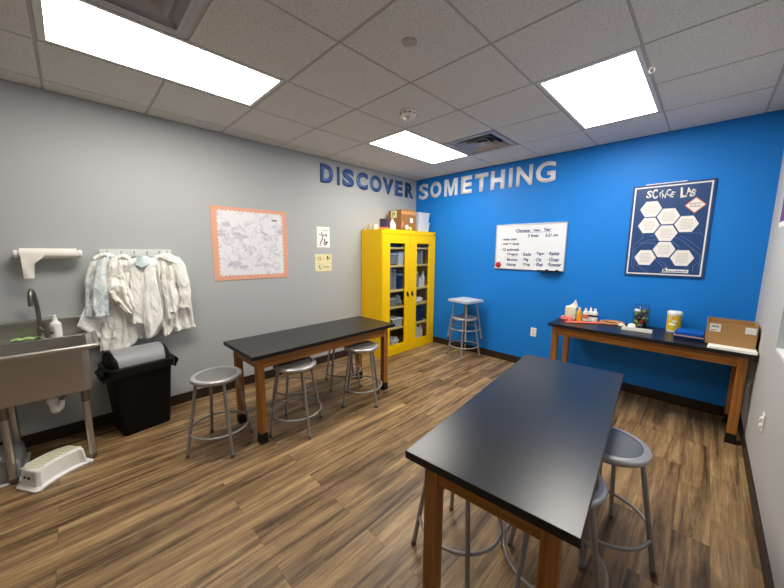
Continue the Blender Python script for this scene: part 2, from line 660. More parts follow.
# ---------------------------------------------------------------- the room
struct(MB().bb(-0.1, XR + 0.1, YF - 0.1, 0.1, -0.06, 0).build('floor', M['floor'], smooth=0))
struct(MB().bb(-0.12, 0, YF - 0.1, 0.12, 0, H + 0.1).build('wall_left', M['grey_wall'], smooth=0))
struct(MB().bb(0, XR, 0, 0.12, 0, H + 0.1).build('wall_back', M['blue_wall'], smooth=0))
struct(MB().bb(0, XR, YF - 0.12, YF, 0, H + 0.1).build('wall_front', M['right_wall'], smooth=0))
WY0, WY1, WZ0, WZ1 = -2.75, -1.23, 0.968, 2.05
w = MB()
w.bb(XR, XR + 0.14, YF - 0.12, WY0, 0, H + 0.1)
w.bb(XR, XR + 0.14, WY1, 0.12, 0, H + 0.1)
w.bb(XR, XR + 0.14, WY0, WY1, 0, WZ0)
w.bb(XR, XR + 0.14, WY0, WY1, WZ1, H + 0.1)
struct(w.build('wall_right', M['right_wall'], smooth=0))
win = struct(MB().bb(XR + 0.088, XR + 0.136, WY0, WY0 + 0.05, WZ0, WZ1).bb(XR + 0.088, XR + 0.136, WY1 - 0.05, WY1, WZ0, WZ1)
             .bb(XR + 0.088, XR + 0.136, WY0 + 0.05, WY1 - 0.05, WZ0, WZ0 + 0.05).bb(XR + 0.088, XR + 0.136, WY0 + 0.05, WY1 - 0.05, WZ1 - 0.05, WZ1)
             .build('window_1', M['white_paint'], smooth=0))
MB().bb(XR + 0.108, XR + 0.113, WY0 + 0.05, WY1 - 0.05, WZ0 + 0.05, WZ1 - 0.05).build('window_pane', M['pane'], win, smooth=0)
MB().bb(XR - 0.001, XR + 0.088, WY0 - 0.02, WY1 + 0.0, WZ0 - 0.018, WZ0 + 0.002, 0.003).build('window_sill', M['white_paint'], win)

BH = 0.1
struct(MB().bb(0, 0.010, YF, 0, 0, BH, 0.002).build('baseboard_left', M['base']))
struct(MB().bb(0.010, XR - 0.010, -0.010, 0, 0, BH, 0.002).build('baseboard_back', M['base']))
struct(MB().bb(XR - 0.010, XR, YF, 0, 0, BH, 0.002).build('baseboard_right', M['base']))
struct(MB().bb(0.010, XR - 0.010, YF, YF + 0.010, 0, BH, 0.002).build('baseboard_front', M['base']))

# suspended ceiling: lay-in tiles on a T-bar grid, openings where lamps and grilles sit
GX, GY, T = 0.19627, -1.83058, 0.61
xl = [GX + T * i for i in range(0, 7)]
yl = [GY + T * j for j in range(-7, 3)]
xs = [0.0] + [x for x in xl if 0.02 < x < XR - 0.02] + [XR]
ys = [YF] + [y for y in yl if YF + 0.02 < y < -0.02] + [0.0]
def cell(i, j):
    return (GX + T * i, GX + T * (i + 1), GY + T * j, GY + T * (j + 1))
openings = []
def open_cells(i0, j0, ni, nj):
    for a in range(ni):
        for b in range(nj):
            openings.append((round(GX + T * (i0 + a), 3), round(GY + T * (j0 + b), 3)))
lamps = [((1, -4), 'long lit ceiling light panel above the sink and the lab coats'),
         ((1, 0), 'lit ceiling light panel next to the blue wall, left of the square air vent'),
         ((4, 0), 'lit ceiling light panel above the blue wall poster and side table')]
for (ij, _) in lamps:
    open_cells(ij[0], ij[1], 1, 2)
open_cells(2, 1, 1, 1)
open_cells(2, -4, 1, 1)
cl = MB()
cl.bb(-0.1, XR + 0.1, YF - 0.1, 0.1, H + 0.09, H + 0.13)
for a, b in zip(xs, xs[1:]):
    for c, d in zip(ys, ys[1:]):
        if (round(a, 3), round(c, 3)) in openings:
            continue
        x0 = a + (0.008 if a > 0 else 0)
        x1 = b - (0.008 if b < XR else 0)
        y0 = c + (0.008 if c > YF else 0)
        y1 = d - (0.008 if d < 0 else 0)
        cl.bb(x0, x1, y0, y1, H, H + 0.018, 0.002, 1)
struct(cl.build('ceiling', M['tile'], smooth=0))
g = MB()
def is_open(x, y):
    return any(a < x < a + T and c < y < c + T for a, c in openings)
for x in xs[1:-1]:
    for c, d in zip(ys, ys[1:]):
        m2 = (c + d) / 2
        if not (is_open(x - 0.1, m2) and is_open(x + 0.1, m2)):
            g.bb(x - 0.012, x + 0.012, c, d, H + 0.004, H + 0.03)
for y in ys[1:-1]:
    for a, b in zip(xs, xs[1:]):
        m2 = (a + b) / 2
        if not (is_open(m2, y - 0.1) and is_open(m2, y + 0.1)):
            g.bb(a + 0.012, b - 0.012, y - 0.012, y + 0.012, H + 0.004, H + 0.03)
struct(g.build('trim_1', M['tbar'], smooth=0))

def ceiling_lamp(ij, label):
    x0, x1, y0, _ = cell(*ij)
    y1 = y0 + 2 * T
    t = thing('ceiling_light', label, 'ceiling light', ((x0 + x1) / 2, (y0 + y1) / 2, H), 0, 'ceiling light panels')
    a, b = T / 2 - 0.013, T - 0.013
    f = MB()
    f.bb(-a, -a + 0.026, -b, b, 0.002, 0.05, 0.001, 1).bb(a - 0.026, a, -b, b, 0.002, 0.05, 0.001, 1)
    f.bb(-a + 0.026, a - 0.026, -b, -b + 0.036, 0.002, 0.05, 0.001, 1).bb(-a + 0.026, a - 0.026, b - 0.026, b, 0.002, 0.05, 0.001, 1)
    f.bb(-a, a, -b, b, 0.05, 0.06)
    f.build('frame', M['white_paint'], t, smooth=0)
    MB().bb(-a + 0.0265, a - 0.0265, -b + 0.0365, b - 0.0265, 0.003, 0.010).build('diffuser', M['opal'], t, smooth=0)
for ij, lb in lamps:
    ceiling_lamp(ij, lb)

def air_vent(ij, label):
    x0, x1, y0, y1 = cell(*ij)
    t = thing('ceiling_vent', label, 'air vent', ((x0 + x1) / 2, (y0 + y1) / 2, H), 0, 'square ceiling vents')
    a = T / 2 - 0.013
    def sq(mb, r0, z0, r1, z1, th=0.003):
        # sloping square louvre from half-size r0 at z0 to r1 at z1
        vs = []
        for r_, z_ in ((r0, z0), (r1, z1), (r1, z1 + th), (r0, z0 + th)):
            vs.append([mb.bm.verts.new((sx * r_, sy * r_, z_)) for sx, sy in ((1, 1), (-1, 1), (-1, -1), (1, -1))])
        for k in range(4):
            A, B = vs[k], vs[(k + 1) % 4]
            for q in range(4):
                mb.bm.faces.new((A[q], A[(q + 1) % 4], B[(q + 1) % 4], B[q]))
    MB().bb(-a, a, -a, a, 0.075, 0.08).build('duct_back', M['dark_gap'], t, smooth=0)
    m_ = MB()
    sq(m_, a, -0.003, a - 0.05, -0.003)
    m_.build('frame', M['louvre'], t, smooth=0)
    for r0, r1 in ((a - 0.03, a - 0.10), (a - 0.105, a - 0.165), (a - 0.17, a - 0.22)):
        m_ = MB()
        sq(m_, r1, 0.045, r0, -0.004)
        m_.build('louvre', M['louvre'], t, smooth=0)
    MB().bb(-0.06, 0.06, -0.06, 0.06, -0.004, 0.0).build('centre_plate', M['louvre'], t, smooth=0)
air_vent((2, 1), 'square grey louvred air vent beside the light panel near the blue wall')
air_vent((2, -4), 'square grey louvred air vent beside the long light panel above the sink')

t = thing('smoke_detector', 'round white smoke detector on the ceiling tile', 'smoke detector', (1.69, -2.09, H))
MB().lathe([(0.0, 0), (0.072, 0), (0.072, -0.012), (0.066, -0.03), (0.045, -0.038), (0.0, -0.038)]).build('body', M['white_plastic'], t)
MB().lathe([(0.0, -0.038), (0.028, -0.038), (0.026, -0.052), (0.012, -0.060), (0.0, -0.060)]).build('sensor_cap', M['alu'], t)
m_ = MB()
for k in range(10):
    a = 2 * PI * k / 10
    MB().box((0.0695 * math.cos(a), 0.0695 * math.sin(a), -0.021), (0.004, 0.022, 0.006), rot=Matrix.Rotation(a, 3, 'Z')).build('vent_slot', M['black'], t, smooth=0)
tag(MB().lathe([(0, 0), (0.043, 0), (0.043, -0.004), (0.04, -0.006), (0, -0.006)]).build('sprinkler_cover', M['tbar'], loc=(2.315, -2.775, H)),
    'flat round sprinkler cover plate in the ceiling tile', 'sprinkler cover')
tag(MB().ring((0, 0, -0.020), 0.015, 0.0018, 24, 8, Matrix.Rotation(PI / 2, 3, 'X')).bb(-0.012, 0.012, -0.008, 0.008, -0.006, 0.006)
    .build('ceiling_hook', M['white_plastic'], loc=(3.26, -1.51, H)), 'small white ring hook clipped beside the right light panel', 'hook')

# ---------------------------------------------------------------- wall lettering
LB = [('D', -1.890, -1.694), ('I', -1.632, -1.590), ('S', -1.545, -1.345), ('C', -1.301, -1.089), ('O', -1.050, -0.815),
      ('V', -0.795, -0.557), ('E', -0.526, -0.348), ('R', -0.288, -0.083)]
ordn = ['first', 'second', 'third', 'fourth', 'fifth', 'sixth', 'seventh', 'eighth', 'ninth']
for k, (ch, a, b) in enumerate(LB):
    m_ = add_text(MB(), ch, (0.004, a, 2.408), (0, 1, 0), (0, 0, 1), b - a, 0.236, 0.006, 0.048 if ch != 'I' else 0.02)
    tag(m_.build('wall_letter', M['letter_blue'], smooth=0), 'blue letter %s, %s letter of DISCOVER on the grey wall' % (ch, ordn[k]), 'letter', 'blue letters on the grey wall')
LS = [('S', 0.065, 0.265), ('O', 0.302, 0.528), ('M', 0.587, 0.830), ('E', 0.889, 1.074), ('T', 1.125, 1.330), ('H', 1.372, 1.576),
      ('I', 1.634, 1.684), ('N', 1.738, 1.946), ('G', 1.985, 2.222)]
for k, (ch, a, b) in enumerate(LS):
    if ch == 'M':
        Wm, Hm = b - a, 0.252
        pol = [(0, 0), (0.2, 0), (0.2, 0.70), (0.405, 0), (0.595, 0), (0.8, 0.70), (0.8, 0), (1, 0), (1, 1), (0.71, 1), (0.5, 0.30), (0.29, 1), (0, 1)]
        m_ = MB().prism([(p * Wm, q * Hm) for p, q in pol], (a, -0.004, 2.388), (1, 0, 0), (0, 0, 1), 0.006)
    else:
        m_ = add_text(MB(), ch, (a, -0.004, 2.388), (1, 0, 0), (0, 0, 1), b - a, 0.252, 0.006, 0.045 if ch not in 'INSG' else 0.02 if ch == 'I' else 0.028)
    tag(m_.build('wall_letter', M['letter_silver'], smooth=0), 'silver letter %s, %s letter of SOMETHING on the blue wall' % (ch, ordn[k]), 'letter', 'silver letters on the blue wall')

# ---------------------------------------------------------------- posters and papers
t = thing('map_poster', 'hand drawn map with scalloped edge on orange card on the grey wall', 'poster', (0.0, -2.79, 1.6))
MB().bb(0.002, 0.005, -0.41, 0.41, -0.385, 0.39).build('orange_backing', M['orange_paper'], t, smooth=0)
def scallop(w_, h_, n1, n2, r):
    pts = []
    for k in range(n1 * 6):
        f = k / (n1 * 6); pts.append((-w_ + 2 * w_ * f, -h_ - r * abs(math.sin(PI * n1 * f))))
    for k in range(n2 * 6):
        f = k / (n2 * 6); pts.append((w_ + r * abs(math.sin(PI * n2 * f)), -h_ + 2 * h_ * f))
    for k in range(n1 * 6):
        f = k / (n1 * 6); pts.append((w_ - 2 * w_ * f, h_ + r * abs(math.sin(PI * n1 * f))))
    for k in range(n2 * 6):
        f = k / (n2 * 6); pts.append((-w_ - r * abs(math.sin(PI * n2 * f)), h_ - 2 * h_ * f))
    return pts
MB().prism(scallop(0.345, 0.335, 16, 16, 0.014), (0.0052, 0.0, 0.008), (0, 1, 0), (0, 0, 1), 0.0012).build('map_sheet', M['map_sheet'], t, smooth=0)
m_ = MB()
rr = random.Random(3)
XS = 0.0066
def wob(cy, cz, ry, rz_, n=22, s=0.0):
    return [(XS, cy + ry * (1 + 0.22 * noise.noise((math.cos(2 * PI * k / n) * 1.7 + s, math.sin(2 * PI * k / n) * 1.7, s))) * math.cos(2 * PI * k / n),
             cz + rz_ * (1 + 0.22 * noise.noise((s, math.cos(2 * PI * k / n) * 1.7, math.sin(2 * PI * k / n) * 1.7))) * math.sin(2 * PI * k / n)) for k in range(n)]
for (cy, cz, ry, rz_) in ((-0.20, 0.05, 0.07, 0.08), (-0.12, -0.10, 0.08, 0.06), (0.0, 0.13, 0.045, 0.06), (0.09, 0.08, 0.05, 0.06), (0.02, -0.06, 0.07, 0.07),
                          (-0.21, -0.14, 0.06, 0.05), (0.13, -0.09, 0.06, 0.06), (0.05, -0.20, 0.08, 0.045), (0.19, -0.20, 0.06, 0.05), (-0.08, 0.02, 0.06, 0.05),
                          (0.22, 0.04, 0.06, 0.04), (0.25, -0.24, 0.04, 0.03), (-0.27, 0.10, 0.03, 0.05)):
    m_.tube(wob(cy, cz, ry, rz_, s=rr.random() * 30), 0.0009, 5, closed=True)
def spl(pts, n=10):
    out = []
    P = [pts[0]] + list(pts) + [pts[-1]]
    for i in range(len(pts) - 1):
        for k in range(n):
            s_ = k / n
            a, b, c, d = (Vector(P[i + q]) for q in range(4))
            out.append(0.5 * ((2 * b) + (c - a) * s_ + (2 * a - 5 * b + 4 * c - d) * s_ ** 2 + (3 * b - a - 3 * c + d) * s_ ** 3))
    out.append(Vector(pts[-1]))
    return out
for line in ([(-0.33, 0.28), (-0.25, 0.24), (-0.22, 0.18), (-0.14, 0.15), (-0.10, 0.16)], [(-0.10, 0.16), (0.0, 0.24), (0.06, 0.30)],
             [(0.10, 0.31), (0.11, 0.18), (0.16, 0.11), (0.32, 0.11)], [(-0.32, -0.14), (-0.24, -0.22), (-0.12, -0.27), (-0.02, -0.28)],
             [(0.28, -0.05), (0.20, -0.09), (0.19, -0.17), (0.30, -0.22), (0.29, -0.29)], [(-0.30, 0.02), (-0.22, -0.02), (-0.22, -0.10)],
             [(0.28, 0.05), (0.24, -0.02), (0.16, -0.07)], [(-0.33, 0.14), (-0.26, 0.13), (-0.24, 0.05)]):
    m_.tube(spl([(XS, a, b) for a, b in line]), 0.0013, 5)
m_.build('map_outline', M['map_line'], t)
m_ = MB()
for (cy, cz, ry, rz_, s_) in ((-0.27, 0.205, 0.045, 0.025, 1), (-0.17, 0.11, 0.05, 0.02, 5), (-0.09, 0.085, 0.045, 0.022, 9), (-0.19, -0.21, 0.06, 0.03, 2), (-0.11, -0.245, 0.05, 0.018, 8), (0.03, -0.055, 0.012, 0.02, 4)):
    MB().prism([(p[1], p[2]) for p in wob(cy, cz, ry, rz_, 20, s_)], (0.0063, 0, 0), (0, 1, 0), (0, 0, 1), 0.0004).build('map_shading', M['map_grey'], t, smooth=0)
for k in range(9):
    MB().box((0.0068, 0.232 + 0.0065 * k, 0.275 + 0.006 * rr.random()), (0.0006, 0.0055, 0.010 + 0.008 * rr.random())).build('map_label', M['map_dark'], t, smooth=0)
for a, b in ((0.25, 0.215), (0.275, 0.215), (0.085, 0.27), (0.085, 0.225), (-0.29, 0.085), (-0.08, -0.06)):
    MB().box((0.0068, a, b), (0.0006, 0.01, 0.008)).build('map_symbol', M['map_dark'], t, smooth=0)

t = thing('drawing', 'white paper with black ink drawing above the yellow note', 'drawing', (0, -1.866, 1.712))
MB().bb(0.002, 0.0035, -0.10, 0.10, -0.135, 0.135).build('paper', M['paper'], t, smooth=0)
m_ = MB()
for line, r in (([(-0.03, 0.06), (-0.01, 0.0), (-0.05, -0.09)], 0.007), ([(0.0, 0.02), (0.05, 0.035), (0.04, 0.0)], 0.006), ([(0.02, -0.02), (0.02, -0.07), (0.06, -0.06), (0.03, -0.10), (0.0, -0.08)], 0.008),
                ([(-0.07, 0.04), (-0.03, 0.02)], 0.004), ([(-0.01, 0.08), (0.05, 0.09), (0.07, 0.07)], 0.0025), ([(-0.06, -0.10), (-0.04, -0.11)], 0.006)):
    o_ = MB().tube(spl([(0.0036, a, b) for a, b in line], 6), r, 6).build('ink_stroke', M['ink'], t)
    o_.scale = (0.25, 1, 1); o_.location = (0.0027, 0, 0)
t = thing('drawing', 'pale yellow paper with small brown and black sketch, below the white drawing', 'drawing', (0, -1.872, 1.376))
MB().surf(lambda u, v: Vector((0.0025 + 0.02 * max(0, 0.3 - v) * max(0, 0.4 - u) * 4, -0.13 + 0.26 * u + 0.004 * v, -0.115 + 0.23 * v)), 12, 12, 0.001).build('paper', M['yellow_paper'], t)
m_ = MB()
for line, r in (([(0.05, 0.06), (0.07, 0.09), (0.06, 0.04), (0.10, 0.07)], 0.005), ([(-0.06, -0.03), (-0.06, -0.08), (-0.04, -0.07)], 0.005), ([(0.0, -0.06), (0.06, -0.055), (0.09, -0.06)], 0.004)):
    o_ = MB().tube(spl([(0.0036, a, b) for a, b in line], 6), r, 6).build('ink_stroke', M['ink'], t)
    o_.scale = (0.25, 1, 1); o_.location = (0.0022, 0, 0)
m_ = MB()
for line, r in (([(-0.09, 0.06), (-0.05, 0.07), (-0.04, 0.04), (-0.08, 0.04)], 0.006), ([(-0.01, 0.05), (0.02, 0.045)], 0.004)):
    o_ = MB().tube(spl([(0.0036, a, b) for a, b in line], 6), r, 6).build('crayon_stroke', M['orange_ink'], t)
    o_.scale = (0.25, 1, 1); o_.location = (0.0022, 0, 0)

# whiteboard (back wall)
WBX, WBZ = 1.95, 1.602
t = thing('whiteboard', 'framed whiteboard with handwritten animal list on the blue wall', 'whiteboard', (0, 0, 0))
MB().bb(1.502, 2.398, -0.012, -0.002, 1.308, 1.894).build('writing_surface', M['board'], t, smooth=0)
m_ = MB()
m_.bb(1.496, 2.404, -0.018, -0.001, 1.890, 1.902, 0.002).bb(1.496, 2.404, -0.018, -0.001, 1.300, 1.312, 0.002)
m_.bb(1.496, 1.508, -0.018, -0.001, 1.312, 1.890, 0.002).bb(2.392, 2.404, -0.018, -0.001, 1.312, 1.890, 0.002)
m_.build('board_frame', M['alu'], t)
MB().bb(2.105, 2.385, -0.075, -0.018, 1.298, 1.303).bb(2.105, 2.385, -0.078, -0.074, 1.298, 1.312).build('marker_tray', M['black'], t, smooth=0)
def write(mb, s_, a, b, shear=0.15):
    add_text(MB(), s_, (a[0], -0.0125, a[1]), (1, 0, 0), (0, 0, 1), b[0] - a[0], b[1] - a[1], 0.0006, 0.028, shear=shear).build('handwriting', M['marker'], t, smooth=0)
m_ = MB()
write(m_, 'Chinese', (1.770, 1.795), (1.957, 1.836))
write(m_, 'New', (2.005, 1.798), (2.090, 1.832))
write(m_, 'Year', (2.125, 1.800), (2.212, 1.838))
MB().bb(1.79, 2.222, -0.0132, -0.0124, 1.787, 1.791).build('underline', M['marker'], t, smooth=0)
write(m_, '3 lines', (1.936, 1.728), (2.070, 1.765))
write(m_, '5.21 cm', (2.154, 1.728), (2.300, 1.765))
write(m_, '- water color', (1.578, 1.690), (1.796, 1.722))
write(m_, '\u00b7 red = luck', (1.572, 1.628), (1.832, 1.662))
write(m_, '\u00b7 12 animals', (1.564, 1.549), (1.830, 1.586))
cols = ((1.645, 1.82), (1.866, 1.99), (2.035, 2.16), (2.190, 2.335))
words = (('\u00b7 Dragon', '\u00b7 Snake', '\u00b7 Tiger', '\u00b7 Rabbit'), ('\u00b7 Monkey', '\u00b7 Pig', '\u00b7 Ox', '\u00b7 Goat'), ('\u00b7 Horse', '\u00b7 Dog', '\u00b7 Rat', '\u00b7 Rooster'))
wid = ((0, 0, 0, 0), (0, -.03, -.03, 0), (-.02, -.005, -.01, .03))
for r_, (za, zb) in enumerate(((1.480, 1.522), (1.404, 1.450), (1.343, 1.388))):
    for c_ in range(4):
        dz = 0.006 * c_
        write(m_, words[r_][c_], (cols[c_][0], za + dz), (cols[c_][1] + wid[r_][c_], zb + dz))
MB().bb(1.63, 1.81, -0.0132, -0.0124, 1.463, 1.466).build('red_underline', M['marker_red'], t, smooth=0)
m_ = MB()
for k in range(5):
    a = 2 * PI * k / 5
    m_.lathe([(0, 0), (0.022, 0), (0.022, 0.006), (0.014, 0.012), (0, 0.013)], (1.553 + 0.020 * math.cos(a), -0.0125, 1.357 + 0.020 * math.sin(a)), 14, Matrix.Rotation(PI / 2, 3, 'X'))
m_.lathe([(0, 0), (0.02, 0), (0.018, 0.016), (0, 0.018)], (1.553, -0.0125, 1.357), 14, Matrix.Rotation(PI / 2, 3, 'X'))
tag(m_.build('flower_magnet', M['red']), 'red flower magnet on the lower left of the whiteboard', 'magnet')
for x0, x1, lab in ((2.135, 2.228, 'white dry erase marker on the tray, left one of the two'), (2.248, 2.345, 'white dry erase marker on the tray, right one of the two')):
    t = thing('dry_erase_marker', lab, 'marker', (0, 0, 0), 0, 'markers on the whiteboard tray')
    ry = Matrix.Rotation(PI / 2, 3, 'Y')
    MB().lathe([(0, 0), (0.0085, 0), (0.0085, x1 - x0 - 0.03), (0, x1 - x0 - 0.03)], (x0, -0.045, 1.313), 14, ry).build('barrel', M['white_plastic'], t)
    MB().lathe([(0, 0), (0.0088, 0), (0.0085, 0.03), (0, 0.03)], (x1 - 0.03, -0.045, 1.313), 14, ry).build('cap', M['black'], t)

# safety poster (back wall)
t = thing('safety_poster', 'navy science lab safety poster with white hexagons on the blue wall', 'poster', (0, 0, 0))
PX0, PX1, PZ0, PZ1 = 3.005, 3.622, 1.300, 2.222
MB().bb(PX0, PX1, -0.016, -0.002, PZ0, PZ1, 0.002).build('backing_board', M['navy'], t, smooth=0)
m_ = MB()
i_ = 0.018
yb0, yb1 = -0.0168, -0.0158
m_.bb(PX0 + i_, PX1 - i_, yb0, yb1, PZ1 - i_ - 0.012, PZ1 - i_).bb(PX0 + i_, PX1 - i_, yb0, yb1, PZ0 + i_, PZ0 + i_ + 0.012)
m_.bb(PX0 + i_, PX0 + i_ + 0.012, yb0, yb1, PZ0 + i_ + 0.012, PZ1 - i_ - 0.012).bb(PX1 - i_ - 0.012, PX1 - i_, yb0, yb1, PZ0 + i_ + 0.012, PZ1 - i_ - 0.012)
m_.build('border_line', M['print_white'], t, smooth=0)
m_ = MB()
for k, line in enumerate((((3.06, 1.40), (3.06, 1.62), (3.13, 1.69), (3.13, 1.74)), ((3.08, 1.36), (3.08, 1.58), (3.17, 1.67), (3.25, 1.67)), ((3.10, 1.64), (3.22, 1.64), (3.27, 1.60)),
                          ((3.38, 1.70), (3.44, 1.66), (3.58, 1.52), (3.58, 1.40)), ((3.42, 1.71), (3.50, 1.65), (3.57, 1.58)), ((3.36, 1.66), (3.42, 1.60), (3.42, 1.57)), ((3.10, 1.41), (3.20, 1.34)), ((3.24, 1.48), (3.34, 1.38)), ((3.27, 1.48), (3.36, 1.40)),
                          ((3.54, 1.36), (3.54, 1.42), (3.57, 1.45)), ((3.46, 1.73), (3.56, 1.73), (3.58, 1.70)), ((3.18, 1.71), (3.24, 1.71)))):
    m_.tube([(a, -0.0163, b) for a, b in line], 0.0022, 4)
m_.build('circuit_line', M['trace'], t, smooth=0)
for (hx, hz) in ((3.171, 1.981), (3.312, 1.900), (3.168, 1.818), (3.453, 1.818), (3.310, 1.735), (3.310, 1.573), (3.167, 1.490), (3.453, 1.491)):
    h_ = MB().prism([(0.088 * math.cos(PI / 3 * k), 0.088 * math.sin(PI / 3 * k)) for k in range(6)], (hx, -0.0160, hz), (1, 0, 0), (0, 0, 1), 0.0010).build('hexagon_panel', M['print_white'], t, smooth=0)
    m_ = MB()
    for r_ in range(7):
        zz = 0.042 - 0.014 * r_
        hw = 0.052 - 0.22 * abs(zz)
        m_.box((hx + rr.uniform(-.004, .004), -0.0171, hz + zz), (2 * hw * rr.uniform(0.8, 1.05), 0.0005, 0.0055))
    m_.build('text_line', M['print_grey'], h_, smooth=0)
d_ = MB().prism([(-0.077, 0), (0, -0.077), (0.077, 0), (0, 0.077)], (3.499, -0.0160, 1.993), (1, 0, 0), (0, 0, 1), 0.0010).build('safety_diamond', M['safety_orange'], t, smooth=0)
MB().prism([(-0.066, 0), (0, -0.066), (0.066, 0), (0, 0.066)], (3.499, -0.0168, 1.993), (1, 0, 0), (0, 0, 1), 0.0008).build('diamond_face', M['print_white'], d_, smooth=0)
m_ = MB()
add_text(m_, 'SAFETY', (3.456, -0.0176, 1.997), (1, 0, 0), (0, 0, 1), 0.086, 0.017, 0.0005, 0.02)
add_text(m_, 'RULES', (3.463, -0.0176, 1.973), (1, 0, 0), (0, 0, 1), 0.072, 0.017, 0.0005, 0.02)
m_.build('diamond_lettering', M['safety_text'], d_, smooth=0)
m_ = MB()
for ch, x, z, w_, h_, rt in (('S', 3.123, 2.092, 0.040, 0.070, -.1), ('C', 3.168, 2.080, 0.040, 0.090, .05), ('I', 3.226, 2.092, 0.007, 0.046, .12), ('E', 3.237, 2.126, 0.015, 0.030, -.2), ('N', 3.247, 2.076, 0.027, 0.046, .05), ('C', 3.276, 2.098, 0.036, 0.062, .1), ('E', 3.311, 2.082, 0.028, 0.052, -.3),
                         ('L', 3.382, 2.070, 0.044, 0.095, .06), ('A', 3.420, 2.100, 0.040, 0.060, .15), ('B', 3.456, 2.072, 0.034, 0.066, -.3)):
    add_text(m_, ch, (x, -0.0166, z), (1, 0, 0), (0, 0, 1), w_ * 1.05, h_ * 1.05, 0.0006, 0.02 if w_ < 0.023 else 0.03, rot=rt)
m_.build('title_lettering', M['print_white'], t, smooth=0)
l_ = MB().bb(3.318, 3.512, -0.0168, -0.0158, 1.345, 1.378, 0.0004, 1).prism([(0, 0), (0.05, 0), (0.038, 0.05), (0.026, 0.05)], (3.312, -0.0160, 1.343), (1, 0, 0), (0, 0, 1), 0.0008).build('logo_plate', M['print_white'], t, smooth=0)
m_ = MB()
add_text(m_, 'A', (3.322, -0.0172, 1.349), (1, 0, 0), (0, 0, 1), 0.028, 0.034, 0.0005, 0.03)
add_text(m_, 'ccutech', (3.356, -0.0172, 1.351), (1, 0, 0), (0, 0, 1), 0.148, 0.020, 0.0005, 0.02)
m_.build('logo_lettering', M['navy'], l_, smooth=0)
MB().bb(3.11, 3.42, -0.013, -0.003, PZ1, PZ1 + 0.008).build('hanging_strip', M['print_white'], t, smooth=0)

# poster on the right wall, cut by the frame
t = thing('poster', 'purple poster with white border high on the right wall', 'poster', (0, 0, 0))
MB().bb(XR - 0.004, XR - 0.001, -1.15, -0.475, 1.735, 2.30).build('paper', M['paper'], t, smooth=0)
MB().bb(XR - 0.0052, XR - 0.0041, -1.13, -0.505, 1.772, 1.985).bb(XR - 0.0052, XR - 0.0041, -1.13, -0.505, 2.05, 2.28).build('printed_picture', M['purple'], t, smooth=0)

# outlets
def outlet(label, loc, rz, plugs=False):
    t = thing('wall_outlet', label, 'outlet', loc, rz)
    MB().bb(-0.036, 0.036, -0.007, -0.001, -0.058, 0.058, 0.002).build('cover_plate', M['white_plastic'], t)
    for z_ in (-0.022, 0.022):
        MB().bb(-0.016, 0.016, -0.008, -0.0065, z_ - 0.014, z_ + 0.014, 0.003).build('receptacle', M['cream'], t)
    m_ = MB()
    for z_ in (-0.022, 0.022):
        m_.bb(-0.008, -0.005, -0.0084, -0.0086, z_ - 0.005, z_ + 0.006).bb(0.005, 0.008, -0.0084, -0.0086, z_ - 0.005, z_ + 0.006)
    m_.build('slot', M['black'], t)
    if plugs:
        for z_ in (-0.022, 0.022):
            MB().lathe([(0, 0), (0.013, 0), (0.012, 0.010), (0, 0.011)], (0, -0.0084, z_), 16, Matrix.Rotation(PI / 2, 3, 'X')).build('child_safety_plug', M['white_plastic'], t)
outlet('white wall outlet on the blue wall left of the side table', (2.09, 0, 0.483), 0)
outlet('white outlet with plug covers low on the right wall under the window', (XR, -1.262, 0.49), -PI / 2, True)
outlet('white outlet on the right wall behind the side table leg', (XR, -0.43, 0.45), -PI / 2, True)

# ---------------------------------------------------------------- science tables
def table(label, loc, rz, lx, ly, top, topmat, inset=0.085, group='wooden science tables'):
    """long side along local y"""
    t = thing('science_table', label, 'table', loc, rz, group)
    th = 0.032
    MB().bb(-lx / 2, lx / 2, -ly / 2, ly / 2, top - th, top, 0.003, 2).build('tabletop', topmat, t)
    ix, iy, lw = lx / 2 - 0.085, ly / 2 - inset, 0.057
    z1 = top - th
    for sx in (-1, 1):
        for sy in (-1, 1):
            l_ = MB().bb(sx * ix - lw / 2, sx * ix + lw / 2, sy * iy - lw / 2, sy * iy + lw / 2, 0.002, z1, 0.003, 2).build('leg', M['wood_z'], t)
            MB().bb(sx * ix - lw / 2 - 0.003, sx * ix + lw / 2 + 0.003, sy * iy - lw / 2 - 0.003, sy * iy + lw / 2 + 0.003, 0.0, 0.085, 0.003, 2).build('leg_boot', M['boot'], l_)
    ah = 0.098
    for sx in (-1, 1):
        MB().bb(sx * ix - 0.011 + sx * 0.01, sx * ix + 0.011 + sx * 0.01, -iy + lw / 2, iy - lw / 2, z1 - ah, z1, 0.002, 1).build('apron', M['wood_y'], t)
    for sy in (-1, 1):
        MB().bb(-ix + lw / 2, ix - lw / 2, sy * iy - 0.011 + sy * 0.01, sy * iy + 0.011 + sy * 0.01, z1 - ah, z1, 0.002, 1).build('apron', M['wood_x'], t)
    return t
TOP = 0.775
table('black topped wooden science table standing by the grey wall', (0.992, -2.586, 0), R(1.15), 0.598, 1.557, 0.75, M['epoxy'])
table('black topped wooden science table closest to the camera', (3.102, -2.600, 0), R(5.3), 0.60, 1.525, TOP, M['epoxy_dusty'])
table('black topped wooden science table along the blue wall, holding the craft things', (3.220, -0.335, 0), R(-90), 0.6, 1.515, 0.775, M['epoxy'], 0.062)

